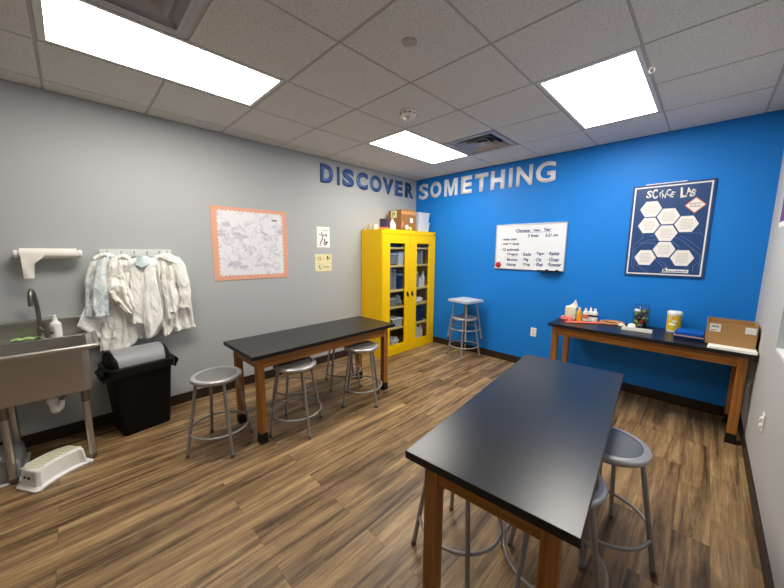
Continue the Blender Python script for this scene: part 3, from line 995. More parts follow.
# ---------------------------------------------------------------- stools
ST = 0.59
def stool_parts(t, top=ST, seat='round', board=None):
    if seat == 'round':
        MB().lathe([(0, top - 0.008), (0.142, top - 0.008), (0.145, top), (0.166, top), (0.175, top - 0.004), (0.179, top - 0.012), (0.178, top - 0.024), (0.170, top - 0.033), (0.15, top - 0.037), (0, top - 0.037)], n=48).build('seat', M['seat_rim'], t)
        MB().lathe([(0, top + 0.0005), (0.135, top + 0.0005), (0.141, top - 0.002), (0.1415, top - 0.006), (0, top - 0.006)], n=48).build('seat_insert', board or M['seat_board'], t)
    else:
        a = 0.187
        poly = []
        for cx, cy, a0 in ((a, a, 0), (-a, a, 90), (-a, -a, 180), (a, -a, 270)):
            sx, sy = (1 if cx > 0 else -1), (1 if cy > 0 else -1)
            for k in range(5):
                an = R(a0 + 22.5 * k)
                poly.append((cx - sx * 0.03 + 0.03 * math.cos(an), cy - sy * 0.03 + 0.03 * math.sin(an)))
        MB().prism(poly, (0, 0, top - 0.03), (1, 0, 0), (0, 1, 0), 0.03).build('seat', M['pale_seat'], t)
    zt = top - 0.034
    for k in range(4):
        a = PI / 2 * k + (PI / 4 if seat != 'round' else 0)
        ca, sa = math.cos(a), math.sin(a)
        r0, r1 = (0.145, 0.236)
        if seat != 'round':
            r0, r1 = 0.150, 0.243
        l_ = MB().tube([(r1 * ca, r1 * sa, 0.004), (r0 * ca, r0 * sa, zt)], 0.0118, 14).build('leg', M['steel_paint'], t)
        MB().tube([(r1 * ca + 0.0015 * ca, r1 * sa + 0.0015 * sa, 0.0), ((r1 - 0.002) * ca, (r1 - 0.002) * sa, 0.022)], 0.0135, 14).build('foot_cap', M['boot'] if seat != 'round' else M['steel_dark'], l_)
    MB().ring((0, 0, 0.17), 0.208 if seat == 'round' else 0.215, 0.0085, 56, 10).build('foot_ring', M['steel_paint'], t)
GRP = 'metal lab stools'
st0 = thing('lab_stool', 'silver lab stool at the trash bin end of the grey wall table', 'stool', (1.02, -3.525, 0), R(1), GRP)
stool_parts(st0)
spots = [(1.215, -2.97, -4, 'silver lab stool half under the grey wall table, nearer its trash bin end'),
         (1.215, -2.235, -1, 'silver lab stool half under the grey wall table at its end by the yellow cabinet'),
         (0.760, -2.74, -6, 'silver lab stool behind the grey wall table, mostly hidden, nearer the trash bin'),
         (0.745, -2.13, 20, 'silver lab stool behind the grey wall table, mostly hidden, nearer the yellow cabinet'),
         (2.850, -2.93, 43, 'silver lab stool mostly hidden under the left side of the nearest table'),
         (3.268, -2.812, -19, 'silver lab stool at the right side of the nearest table, nearer the camera')]
for x, y, a, lb in spots:
    dup(st0, (x, y, 0), R(a), lb, GRP)
t = thing('lab_stool', 'glossy seated lab stool right of the nearest table, farther from the camera', 'stool', (3.367, -2.374, 0), R(-4), GRP)
stool_parts(t, board=M['seat_dark'])
dup(st0, (1.195, -0.262, 0), R(25), 'round silver lab stool at the blue wall with another stool stacked on it', GRP)
t = thing('lab_stool', 'square pale seated stool stacked on top of a round stool at the blue wall', 'stool', (1.205, -0.262, 0.259), R(-10), GRP)
stool_parts(t, seat='square')

# ---------------------------------------------------------------- yellow cabinet
CX0, CX1, CY0, CY1, CZ = 0.012, 0.455, -1.226, -0.028, 1.838
t = thing('storage_cabinet', 'yellow metal cabinet with two glazed doors in the corner', 'cabinet', (0, 0, 0))
m_ = MB()
th = 0.018
m_.bb(CX0, CX1 - 0.022, CY0, CY0 + th, 0, CZ - 0.001, 0.002, 1).bb(CX0, CX1 - 0.022, CY1 - th, CY1, 0, CZ - 0.001, 0.002, 1)
m_.bb(CX0, CX1 - 0.022, CY0 + th, CY1 - th, CZ - 0.04, CZ - 0.001).bb(CX0, CX1 - 0.022, CY0 + th, CY1 - th, 0.0, 0.09)
m_.bb(CX1 - 0.022, CX1, CY0, CY1, 0.0, 0.068, 0.002, 1).bb(CX1 - 0.022, CX1, CY0, CY1, CZ - 0.062, CZ, 0.002, 1)
m_.bb(CX1 - 0.022, CX1 - 0.001, CY0, CY0 + 0.012, 0.068, CZ - 0.062).bb(CX1 - 0.022, CX1 - 0.001, CY1 - 0.012, CY1, 0.068, CZ - 0.062)
m_.build('cabinet_body', M['yellow'], t, smooth=0)
MB().bb(CX0, CX0 + 0.006, CY0 + th, CY1 - th, 0.09, CZ - 0.04).build('back_panel', M['cab_in_shade'], t, smooth=0)
SH = [0.40, 0.715, 0.965, 1.33, 1.592]
for z in SH:
    MB().bb(CX0 + 0.007, CX1 - 0.035, CY0 + th + 0.001, CY1 - th - 0.001, z - 0.028, z, 0.002, 1).build('shelf', M['shelf'], t, smooth=0)
def door(y0, y1, wy0, wy1, label, hy):
    d = MB()
    z0, z1, wz0, wz1 = 0.072, CZ - 0.066, 0.150, 1.648
    x0, x1 = CX1 - 0.021, CX1 + 0.002
    d.bb(x0, x1, y0, wy0, z0, z1).bb(x0, x1, wy1, y1, z0, z1)
    d.bb(x0, x1, wy0, wy1, z0, wz0).bb(x0, x1, wy0, wy1, wz1, z1)
    dd = d.build('door', M['yellow'], t, smooth=0)
    MB().bb(x0 + 0.006, x0 + 0.010, wy0 + 0.0005, wy1 - 0.0005, wz0 + 0.0005, wz1 - 0.0005).build('door_glass', M['pane'], dd, smooth=0)
    MB().bb(x1, x1 + 0.006, hy - 0.014, hy + 0.014, 0.86, 0.93, 0.004).tube([(x1 + 0.006, hy, 0.905), (x1 + 0.022, hy, 0.905), (x1 + 0.024, hy, 0.85)], 0.006, 10).build('door_handle', M['black'], dd)
ymid = -0.655
door(CY0 + 0.013, ymid - 0.002, -1.072, -0.752, 'left', -0.700)
door(ymid + 0.002, CY1 - 0.013, -0.492, -0.192, 'right', -0.595)
MB().bb(CX1 + 0.0005, CX1 + 0.004, CY0 + 0.012, CY0 + 0.04, CZ - 0.02, CZ - 0.008).bb(CX1 + 0.0005, CX1 + 0.004, CY1 - 0.06, CY1 - 0.012, CZ - 0.05, CZ - 0.036).build('hinge', M['black'], t, smooth=0)

# contents: each one a thing standing on its shelf
def solid(name, label, cat, group, m, loc, prof=None, box=None, rz=0, n=20, bev=0.006, taper=None):
    b = MB()
    if prof:
        b.lathe(prof, n=n)
    else:
        b.box((0, 0, box[2] / 2), box, bev, 2, taper=taper)
    return tag(b.build(name, m, loc=loc, rz=rz), label, cat, group)
def lidded_bin(label, loc, d, m, lm, rz=0, group='bins in the yellow cabinet', taper=0.88, name='storage_bin', cat='bin'):
    t = thing(name, label, cat, loc, rz, group)
    w_, l_, h_ = d
    th_ = 0.004
    b = MB()
    def loop(k, z_, inset=0):
        return [b.bm.verts.new((sx * (w_ / 2 * k - inset), sy * (l_ / 2 * k - inset), z_)) for sx, sy in ((1, 1), (-1, 1), (-1, -1), (1, -1))]
    loops = [loop(taper, 0), loop(1, h_ * 0.9), loop(1, h_ * 0.9, th_), loop(taper, th_, th_)]
    b.bm.faces.new(loops[0][::-1])
    for A, B in zip(loops, loops[1:]):
        for k in range(4):
            b.bm.faces.new((A[k], A[(k + 1) % 4], B[(k + 1) % 4], B[k]))
    b.bm.faces.new(loops[3])
    b.build('bin_body', m, t, smooth=0)
    MB().box((0, 0, h_ * 0.9 + h_ * 0.05), (w_ + 0.014, l_ + 0.014, h_ * 0.1), 0.004, 2).build('bin_lid', lm, t)
    m2 = MB()
    for s_ in (-1, 1):
        m2.box((0, s_ * (l_ / 2 + 0.004), h_ * 0.78), (w_ * 0.4, 0.012, 0.018), 0.003, 1)
    m2.build('bin_grip', lm, t)
    return t
def bottle_prof(r, h):
    return [(0, 0), (r * 0.95, 0), (r, r * 0.1), (r, h * 0.62), (r * 0.8, h * 0.74), (r * 0.38, h * 0.82), (r * 0.38, h * 0.9), (0, h * 0.9)]
def cap_prof(r, h):
    return [(0, h * 0.86), (r * 0.44, h * 0.86), (r * 0.42, h), (0, h)]
def bottle(label, loc, r, h, m, cm, group='bottles in the yellow cabinet', cat='bottle', name='bottle', n=20):
    t = thing(name, label, cat, loc, 0, group)
    MB().lathe(bottle_prof(r, h), n=n).build('bottle_body', m, t)
    MB().lathe(cap_prof(r, h), n=n).build('bottle_cap', cm, t)
    return t
def jar_prof(r, h, th=0.003):
    return [(0, 0), (r * 0.96, 0), (r, 0.006), (r, h * 0.8), (r * 0.86, h * 0.88), (r * 0.86, h), (r * 0.86 - th, h), (r * 0.86 - th, h * 0.88), (r - th, h * 0.79), (r - th, 0.008), (0, 0.005)]
def glass_jar(label, loc, r, h, group='glass jars in the yellow cabinet', lid=None):
    t = thing('glass_jar', label, 'jar', loc, 0, group)
    MB().lathe(jar_prof(r, h), n=24).build('jar_glass', M['smoky'], t)
    MB().lathe([(0, h), (r * 0.92, h), (r * 0.92, h + 0.014), (0, h + 0.016)], n=24).build('jar_lid', lid or M['alu'], t)
    return t
def crumple(name, label, cat, group, m, loc, d, seed, amp=0.35):
    b = MB()
    g_ = bmesh.ops.create_icosphere(b.bm, subdivisions=4, radius=1.0)
    for v in g_['verts']:
        p = v.co.copy()
        k = 1 + amp * noise.noise(p * 1.8 + Vector((seed, 0, 0))) + amp * 0.5 * noise.noise(p * 4.5 + Vector((0, seed, 0)))
        q = p * k
        v.co = Vector((q.x * d[0] / 2, q.y * d[1] / 2, max(0.0, (q.z * 0.5 + 0.42)) * d[2]))
    return tag(b.build(name, m, loc=loc, smooth=30), label, cat, group)
xf = 0.34
# left door
z = SH[4]
solid('folded_cloth', 'dark folded cloth on the top shelf behind the left door', 'cloth', None, M['black'], (xf - .03, -0.90, z), box=(0.16, 0.26, 0.055))
solid('paper_roll', 'white roll on the top shelf behind the right door', 'roll', None, M['paper'], (xf - .02, -0.44, z), prof=[(0.012, 0), (0.028, 0), (0.028, 0.06), (0.012, 0.06), (0.012, 0)])
z = SH[3]
bottle('cream bottle at the left of the second shelf, left door', (xf + .02, -1.04, z), 0.032, 0.20, M['cream'], M['white_plastic'])
lidded_bin('smoky clear bin in the middle of the second shelf, left door', (xf - .04, -0.925, z), (0.16, 0.12, 0.17), M['smoky'], M['grey_bin'])
lidded_bin('grey clear bin at the right of the second shelf, left door', (xf - .02, -0.79, z), (0.18, 0.12, 0.20), M['grey_bin'], M['smoky'])
crumple('cork_pile', 'small pile of corks and scraps at the front of the second shelf, left door', 'scraps', None, M['card_dark'], (xf + .05, -0.93, z), (0.05, 0.10, 0.03), 3.1)
z = SH[2]
for k, (y, r, h) in enumerate(((-1.04, 0.04, 0.27), (-0.955, 0.036, 0.30), (-0.875, 0.036, 0.28))):
    glass_jar(('tall glass cylinder, leftmost of three, third shelf, left door', 'tall glass cylinder, middle of three, third shelf, left door', 'tall glass cylinder, rightmost of three, third shelf, left door')[k], (xf, y, z), r, h)
lidded_bin('dark blue box at the right of the third shelf, left door', (xf - .03, -0.785, z), (0.15, 0.09, 0.23), M['blue_dark'], M['smoky'])
z = SH[1]
lidded_bin('smoky clear bin with pale lid on the fourth shelf, left door', (xf - .05, -0.96, z), (0.20, 0.19, 0.12), M['smoky'], M['grey_bin'])
crumple('crumpled_bag', 'clear crumpled bag on the fourth shelf, left door', 'bag', None, M['smoky'], (xf - .01, -0.80, z), (0.14, 0.12, 0.17), 5.3)
z = SH[0]
lidded_bin('pale grey bin on the fifth shelf, left door', (xf - .02, -0.87, z), (0.2, 0.22, 0.13), M['grey_bin'], M['white_plastic'])
crumple('crumpled_bag', 'grey crumpled bag heaped left of the pale bin on the fifth shelf', 'bag', None, M['smoky'], (xf - .08, -1.04, z), (0.16, 0.12, 0.2), 9.7)
z = 0.09
crumple('crumpled_bag', 'white crumpled bag on the cabinet floor, left door', 'bag', None, M['white_plastic'], (xf - .02, -1.03, z), (0.14, 0.16, 0.13), 2.2)
crumple('crumpled_bag', 'grey crumpled bag on the cabinet floor, right of the white one', 'bag', None, M['grey_bin'], (xf - .02, -0.86, z), (0.16, 0.18, 0.15), 7.9)
# right door
z = SH[3]
for k, (y, r, h) in enumerate(((-0.455, 0.04, 0.19), (-0.365, 0.042, 0.17), (-0.27, 0.04, 0.19))):
    glass_jar(('glass jar, leftmost of three, second shelf, right door', 'glass jar, middle of three, second shelf, right door', 'glass jar, rightmost of three, second shelf, right door')[k], (xf, y, z), r, h)
z = SH[2]
for k, (y, r, h) in enumerate(((-0.45, 0.034, 0.15), (-0.375, 0.036, 0.25), (-0.295, 0.034, 0.16), (-0.222, 0.030, 0.24))):
    bottle(('small white bottle, leftmost on the third shelf, right door', 'tall smoky bottle, second from left, third shelf, right door', 'small white bottle, third from left, third shelf, right door', 'tall white bottle, rightmost on the third shelf, right door')[k],
           (xf + .02, y, z), r, h, (M['white_plastic'], M['smoky'], M['white_plastic'], M['white_plastic'])[k], M['white_plastic'])
z = SH[1]
crumple('crumpled_bag', 'white bag at the front of the fourth shelf, right door', 'bag', None, M['white_plastic'], (xf + .02, -0.34, z), (0.11, 0.20, 0.09), 4.4)
lidded_bin('dark blue bin on the fourth shelf, right door', (xf - .13, -0.34, z), (0.14, 0.24, 0.20), M['blue_dark'], M['grey_bin'])
z = SH[0]
lidded_bin('large navy box on the fifth shelf, right door', (xf - .05, -0.345, z), (0.2, 0.27, 0.23), M['blue_dark'], M['blue_dark'])
z = 0.09
for k, (y, h, r) in enumerate(((-0.44, 0.22, 0.045), (-0.345, 0.27, 0.05), (-0.245, 0.24, 0.045))):
    bottle(('white jug, leftmost of three on the cabinet floor, right door', 'white jug, middle of three on the cabinet floor, right door', 'white jug, rightmost of three on the cabinet floor, right door')[k], (xf, y, z), r, h, M['white_plastic'], M['yellow_bits'] if k == 1 else M['white_plastic'])

# on top of the cabinet
def carton(name, label, loc, d, rz, m, mi, labels=(), group=None, open_top=True, flap=0.0):
    """open corrugated carton with walls of real thickness"""
    t = thing(name, label, 'box', loc, rz, group)
    a, b, h = d[0] / 2, d[1] / 2, d[2]
    th_ = 0.005
    m_ = MB()
    m_.bb(-a, a, -b, b, 0, th_)
    m_.bb(-a, -a + th_, -b, b, th_, h).bb(a - th_, a, -b, b, th_, h)
    m_.bb(-a + th_, a - th_, -b, -b + th_, th_, h).bb(-a + th_, a - th_, b - th_, b, th_, h)
    if not open_top:
        m_.bb(-a, a, -b, b, h, h + th_)
    m_.build('carton_body', m, t, smooth=0)
    return t
tb = carton('cardboard_box', 'tall brown cardboard box with yellow note on top of the yellow cabinet', (0.235, -0.60, CZ), (0.29, 0.30, 0.30), R(-4), M['card_dark'], M['card_in'], open_top=False)
MB().bb(-0.08, 0.05, -0.1515, -0.1502, 0.19, 0.295).build('yellow_note', M['yellow_paper'], tb, smooth=0)
MB().bb(-0.05, -0.03, -0.1522, -0.1514, 0.21, 0.28).bb(-0.02, 0.01, -0.1522, -0.1514, 0.235, 0.27).build('note_writing', M['green'], tb, smooth=0)
MB().bb(0.1502, 0.1515, 0.03, 0.09, 0.12, 0.19).build('white_label', M['label_white'], tb, smooth=0)
MB().bb(0.1502, 0.1512, -0.15, 0.15, 0.235, 0.285).build('packing_tape', M['tan'], tb, smooth=0)
lidded_bin('pale blue grey bin on top of the cabinet, lower of the stacked two', (0.265, -0.215, CZ), (0.20, 0.26, 0.150), M['grey_bin'], M['grey_bin'], R(-6), 'stacked bins on the cabinet')
lidded_bin('pale blue grey bin on top of the cabinet, upper of the stacked two', (0.265, -0.215, CZ + 0.1505), (0.20, 0.26, 0.150), M['grey_bin'], M['grey_bin'], R(-2), 'stacked bins on the cabinet')
tub = thing('paper_carton', 'dark blue and red printed carton on the cabinet, left of the cardboard box', 'carton', (0.34, -1.07, CZ), R(20))
MB().bb(-0.05, 0.05, -0.06, 0.06, 0.03, 0.145, 0.004).build('carton_sleeve', M['purple_bits'], tub)
MB().bb(-0.051, 0.051, -0.061, 0.061, 0.0, 0.03, 0.003).build('red_base', M['coral'], tub)
bottle('white jug on the cabinet beside the dark blue carton', (0.40, -0.975, CZ), 0.036, 0.15, M['white_plastic'], M['white_plastic'], 'things on the cabinet')
solid('clear_cup', 'small grey cup on the cabinet between white jug and cardboard box', 'cup', None, M['grey_bin'], (0.33, -0.875, CZ), prof=[(0, 0), (0.03, 0), (0.036, 0.09), (0.033, 0.09), (0.028, 0.004), (0, 0.004)])
for k, (x, y, r, h, lb) in enumerate(((0.055, -1.17, 0.032, 0.05, 'small white tape roll at the back corner of the cabinet top'), (0.15, -1.15, 0.05, 0.075, 'larger white tape roll standing second from the wall on the cabinet'),
                                      (0.245, -1.16, 0.042, 0.07, 'white tape roll on the cabinet nearest the dark carton'))):
    solid('tape_roll', lb, 'tape', 'tape rolls on the cabinet', M['cream'], (x, y, CZ), prof=[(r * 0.55, 0), (r, 0), (r, h), (r * 0.55, h), (r * 0.55, 0)], n=28)
fl = thing('paper_flower', 'red paper flower leaning by the cardboard box on the cabinet', 'flower', (0.425, -0.80, CZ), 0)
MB().tube([(0, 0, 0.0), (0.0, 0.005, 0.05)], 0.004, 8).build('stem', M['green'], fl)
MB().box((0, 0.012, 0.085), (0.012, 0.04, 0.08), 0.005, rot=Matrix.Rotation(R(-18), 3, 'X')).build('petal', M['coral'], fl)
fl = thing('paper_flower', 'white and yellow paper flower by the cardboard box on the cabinet', 'flower', (0.43, -0.70, CZ), 0)
m_ = MB()
for k in range(6):
    a = PI / 3 * k
    m_.lathe([(0, 0), (0.016, 0), (0.014, 0.008), (0, 0.010)], (0, 0.022 * math.cos(a), 0.045 + 0.022 * math.sin(a)), 12, Matrix.Rotation(PI / 2, 3, 'Y'))
m_.build('petal', M['paper'], fl)
MB().lathe([(0, 0), (0.014, 0), (0.01, 0.012), (0, 0.014)], (0.006, 0.0, 0.045), 12, Matrix.Rotation(PI / 2, 3, 'Y')).build('flower_centre', M['yellow_bits'], fl)
MB().tube([(0, 0, 0.0), (0, 0, 0.03)], 0.004, 8).build('stem', M['green'], fl)
crumple('yellow_pompom', 'yellow pompom right of the white flower on the cabinet', 'pompom', None, M['yellow_bits'], (0.43, -0.62, CZ), (0.04, 0.06, 0.06), 1.7, 0.25)

# ---------------------------------------------------------------- things on the blue wall table
ZT = 0.775
t = thing('tissue_box', 'cream tissue box with white tissue at the left end of the side table', 'tissue box', (2.568, -0.205, ZT), R(8))
MB().box((0, 0, 0.070), (0.105, 0.105, 0.140), 0.003).build('tissue_carton', M['tissue_box'], t)
def tis(u, v):
    w_ = 0.055 * (1 - 0.75 * v)
    return Vector(((u - 0.35) * 2 * w_ + 0.035 * v, 0.012 * math.sin(u * 11 + v * 3) * (1 - v * .4), 0.138 + 0.085 * v * (0.55 + 0.45 * math.sin(u * 3.1))))
MB().surf(tis, 20, 14, 0.001).build('tissue', M['paper'], t)
for k, (x, y, lb) in enumerate(((2.545, -0.355, 'coral play dough lump in front of the tissue box, left of the two'), (2.605, -0.375, 'coral play dough lump in front of the tissue box, right of the two'))):
    crumple('play_dough', lb, 'dough', 'coral lumps on the side table', M['pink'], (x, y, ZT), (0.075, 0.06, 0.06), 2.5 + 3 * k, 0.3)
tag(MB().box((0, 0, 0.005), (0.36, 0.07, 0.010), 0.004).build('craft_board', M['coral'], loc=(2.735, -0.350, ZT), rz=R(38)), 'long coral craft board lying in front of the glue bottles', 'board')
bottle('bottle of orange paint standing on the side table', (2.685, -0.325, ZT + 0.0101), 0.025, 0.150, M['orange_liquid'], M['white_plastic'], 'bottles on the side table', name='paint_bottle')
gl = [(2.722, -0.215, 0.028, 0.145, 'orange_label', 'white glue bottle with orange label, next to the orange paint'), (2.762, -0.185, 0.027, 0.145, 'blue_dark', 'white glue bottle with dark band, middle of the row'),
      (2.802, -0.165, 0.030, 0.14, 'purple_bits', 'white glue bottle with dark label, right end of the row')]
for k, (x, y, r, h, lm, lb) in enumerate(gl):
    b_ = bottle(lb, (x, y, ZT), r, h, M['white_plastic'], M['white_plastic'], 'bottles on the side table', name='glue_bottle')
    MB().lathe([(r + 0.0006, h * (0.2 if k == 0 else 0.34)), (r + 0.0006, h * 0.5)], n=20).build('bottle_label', M[lm], b_)
    MB().lathe([(0, h), (0.005, h), (0.003, h + 0.012), (0, h + 0.012)], n=10).build('nozzle', M['red'] if k != 1 else M['white_plastic'], b_)
solid('small_jar', 'tiny cream jar in front of the glue bottles', 'jar', None, M['cream'], (2.800, -0.225, ZT), prof=[(0, 0), (0.018, 0), (0.02, 0.02), (0.014, 0.03), (0, 0.03)])
t = thing('wooden_tray', 'tan wooden ring with dark centre lying in the middle of the side table', 'tray', (2.965, -0.165, ZT), R(35))
MB().lathe([(0.078, 0.001), (0.112, 0.001), (0.119, 0.010), (0.114, 0.020), (0.090, 0.020), (0.080, 0.010), (0.078, 0.001)], n=40, sy=0.9).build('tray_rim', M['tan'], t)
MB().lathe([(0, 0), (0.108, 0), (0.108, 0.001), (0, 0.001)], n=40, sy=0.9).build('tray_base', M['black'], t)
# craft supply jar
t = thing('craft_jar', 'clear jar packed with colourful craft bits on the side table', 'jar', (3.205, -0.130, ZT), 0)
MB().lathe([(0, 0), (0.068, 0), (0.072, 0.006), (0.072, 0.195), (0.060, 0.215), (0.060, 0.226), (0.0575, 0.226), (0.0575, 0.214), (0.0695, 0.194), (0.0695, 0.006), (0, 0.003)], n=32).build('jar_wall', M['clear'], t)
MB().lathe([(0, 0.2265), (0.063, 0.2265), (0.063, 0.236), (0.059, 0.24), (0, 0.24)], n=32).build('jar_lid', M['clear'], t)
jr = random.Random(11)
pal = ['purple_bits', 'red', 'green', 'paper', 'yellow_bits', 'purple_bits', 'pink', 'blue_dark', 'purple_bits', 'green']
n_ = 0
for lay in range(5):
    for k in range(7):
        a = 2 * PI * k / 7 + lay * 0.4
        rad = 0.046 if k < 6 else 0.0
        p = (3.205 + rad * math.cos(a), -0.130 + rad * math.sin(a), ZT + 0.022 + lay * 0.037)
        mm = M[pal[jr.randrange(len(pal))]]
        b_ = MB()
        g_ = bmesh.ops.create_icosphere(b_.bm, subdivisions=2, radius=0.0195)
        for v in g_['verts']:
            v.co = v.co * (1 + 0.2 * noise.noise(v.co * 90 + Vector((n_, 0, 0))))
        tag(b_.build('pompom', mm, loc=p), 'small coloured pompom packed inside the clear craft jar', 'pompom', 'pompoms in the craft jar')
        n_ += 1
crumple('cotton_ball', 'white cotton ball in front of the craft jar', 'cotton ball', None, M['paper'], (3.150, -0.255, ZT), (0.07, 0.05, 0.050), 6.2, 0.2)
t = thing('clipboard', 'white flat tray with small wire scissors on it in front of the craft jar', 'tray', (3.205, -0.335, ZT), R(4))
MB().box((0, 0, 0.004), (0.24, 0.12, 0.008), 0.003).box((0, -0.062, 0.018), (0.24, 0.006, 0.036), 0.002).build('tray_body', M['paper'], t)
tag(MB().ring((-0.022, 0, 0.003), 0.017, 0.003, 20, 8).ring((0.026, 0.004, 0.003), 0.017, 0.003, 20, 8).tube([(0.004, 0, 0.003), (0.0, 0.05, 0.003)], 0.003, 8)
    .build('scissors', M['steel_dark'], loc=(3.215, -0.345, ZT + 0.008)), 'small scissors with two finger loops lying on the white tray', 'scissors')
crumple('paper_scrap', 'crumpled white paper scrap left of the white tray', 'paper', None, M['cream'], (3.065, -0.255, ZT), (0.06, 0.05, 0.035), 8.2, 0.3)
# wipes tub
t = thing('wipes_tub', 'yellow and white wipes tub on the side table against the blue wall', 'tub', (3.462, -0.120, ZT), 0)
MB().lathe([(0, 0), (0.052, 0), (0.055, 0.01), (0.055, 0.175), (0, 0.175)], n=32).build('tub_body', M['white_plastic'], t)
MB().lathe([(0.0556, 0.018), (0.0556, 0.162)], n=32).build('tub_label', M['yellow_tub'], t)
MB().lathe([(0, 0.1755), (0.058, 0.1755), (0.058, 0.19), (0.05, 0.2), (0, 0.2)], n=32).build('tub_lid', M['white_plastic'], t)
m_ = MB()
for k, (a, z0, z1, wd) in enumerate(((-2.0, 0.125, 0.145, 0.5), (-1.5, 0.10, 0.118, 0.6), (-1.75, 0.065, 0.088, 0.9))):
    for q in range(6):
        b_ = a - wd / 2 + wd * q / 6
        m_.surf(lambda u, v, b_=b_, z0=z0, z1=z1, wd=wd: Vector((0.0562 * math.cos(b_ + wd / 6 * u), 0.0562 * math.sin(b_ + wd / 6 * u), z0 + (z1 - z0) * v)), 1, 1)
m_.build('label_panel', M['white_plastic'], t, smooth=0)
m_ = MB()
for a in (-2.15, -2.0, -1.85, -1.7):
    m_.surf(lambda u, v, a=a: Vector((0.0566 * math.cos(a + 0.1 * u), 0.0566 * math.sin(a + 0.1 * u), 0.128 + 0.014 * v)), 1, 1)
m_.build('label_mark', M['red'], t, smooth=0)
# blue case
t = thing('plastic_case', 'flat blue plastic case with pink edge beside the cardboard box', 'case', (3.585, -0.365, ZT), R(-2))
MB().box((0, 0, 0.014), (0.195, 0.18, 0.028), 0.006).build('case_base', M['blue_dark'], t)
MB().box((0, 0, 0.033), (0.198, 0.183, 0.010), 0.003).build('pink_rim', M['pinkgrey'], t)
MB().box((0, 0, 0.056), (0.19, 0.175, 0.036), 0.010).build('case_lid', M['blue_plastic'], t)
# papers and cardboard box
for k in range(4):
    tag(MB().box((0, 0, 0.002), (0.272 - 0.003 * k, 0.21, 0.0035)).build('paper_stack', M['paper'], loc=(3.843 + 0.001 * k, -0.53 + 0.003 * k, ZT + 0.0042 * k), rz=R(-2 + 0.8 * k), smooth=0),
        ('paper pad at the front right of the side table, bottom of the pile', 'paper pad second from the bottom of the pile under the cardboard box',
         'paper pad third from the bottom of the pile under the cardboard box', 'paper pad on top of the pile, printed edge showing, under the cardboard box')[k], 'paper', 'paper pads under the box')
t = carton('cardboard_box', 'open tan cardboard box with white labels on the side table by the right wall', (3.832, -0.370, ZT + 0.0175), (0.286, 0.29, 0.180), R(-1), M['card'], M['card_in'])
MB().bb(-0.125, -0.06, -0.1465, -0.1451, 0.105, 0.168).build('white_label', M['label_white'], t, smooth=0)
for k in range(9):
    MB().bb(-0.115 + 0.005 * k, -0.1125 + 0.005 * k, -0.1472, -0.1464, 0.140, 0.156).build('barcode', M['ink'], t, smooth=0)
MB().bb(-0.118, -0.085, -0.1472, -0.1464, 0.115, 0.120).build('label_text', M['ink'], t, smooth=0)
MB().bb(0.075, 0.135, -0.1465, -0.1451, 0.115, 0.168).build('white_label', M['label_white'], t, smooth=0)

# ---------------------------------------------------------------- sink
t = thing('utility_sink', 'stainless steel utility sink on tube legs by the grey wall', 'sink', (0, 0, 0))
SY0, SY1 = -4.725, -4.165
bx0, bx1, by0, by1 = 0.135, 0.575, -4.685, -4.212
RZ = 0.868
# basin: shell with rounded outer corners
m_ = MB()
def rr_loop(x0, x1, y0, y1, r, z, n=5):
    pts = []
    for cx, cy, a0 in ((x1 - r, y1 - r, 0), (x0 + r, y1 - r, 90), (x0 + r, y0 + r, 180), (x1 - r, y0 + r, 270)):
        for k in range(n + 1):
            a = R(a0 + 90 * k / n)
            pts.append(m_.bm.verts.new((cx + r * math.cos(a), cy + r * math.sin(a), z)))
    return pts
loops = [rr_loop(bx0 + .03, bx1 - .03, by0 + .03, by1 - .03, .03, 0.532), rr_loop(bx0 + .006, bx1 - .006, by0 + .006, by1 - .006, .04, 0.540), rr_loop(bx0, bx1, by0, by1, .04, 0.562), rr_loop(bx0, bx1, by0, by1, .04, RZ - 0.012),
         rr_loop(bx0 + .002, bx1 - .002, by0 + .002, by1 - .002, .04, RZ - 0.006), rr_loop(bx0 + .004, bx1 - .004, by0 + .004, by1 - .004, .038, 0.57), rr_loop(bx0 + .03, bx1 - .03, by0 + .03, by1 - .03, .03, 0.540)]
m_.bm.faces.new(loops[0][::-1])
for A, B in zip(loops, loops[1:]):
    for k in range(len(A)):
        m_.bm.faces.new((A[k], A[(k + 1) % len(A)], B[(k + 1) % len(A)], B[k]))
m_.bm.faces.new(loops[-1])
m_.build('basin', M['steel'], t)
m_ = MB()
m_.bb(0.010, bx0 + 0.004, SY0, SY1, RZ - 0.012, RZ - 0.002, 0.002, 1)
m_.bb(bx0 + 0.004, bx1, SY0, by0 + 0.004, RZ - 0.012, RZ - 0.002).bb(bx0 + 0.004, bx1, by1 - 0.004, SY1, RZ - 0.012, RZ - 0.002)
m_.bb(bx1 - 0.004, 0.612, SY0, SY1, RZ - 0.012, RZ - 0.002)
m_.build('deck', M['steel'], t, smooth=0)
MB().tube([(0.14, SY1, RZ), (0.60, SY1, RZ), (0.615, SY1 - 0.004, RZ), (0.622, SY1 - 0.02, RZ), (0.622, SY0 + 0.02, RZ), (0.615, SY0 + 0.004, RZ), (0.60, SY0, RZ), (0.14, SY0, RZ)], 0.0165, 14).build('rolled_rim', M['steel'], t)
MB().bb(0.004, 0.012, SY0, SY1 - 0.03, RZ - 0.002, 1.0).bb(0.004, 0.052, SY0, SY1 - 0.03, 0.985, 1.003, 0.003, 1).build('backsplash', M['steel'], t, smooth=0)
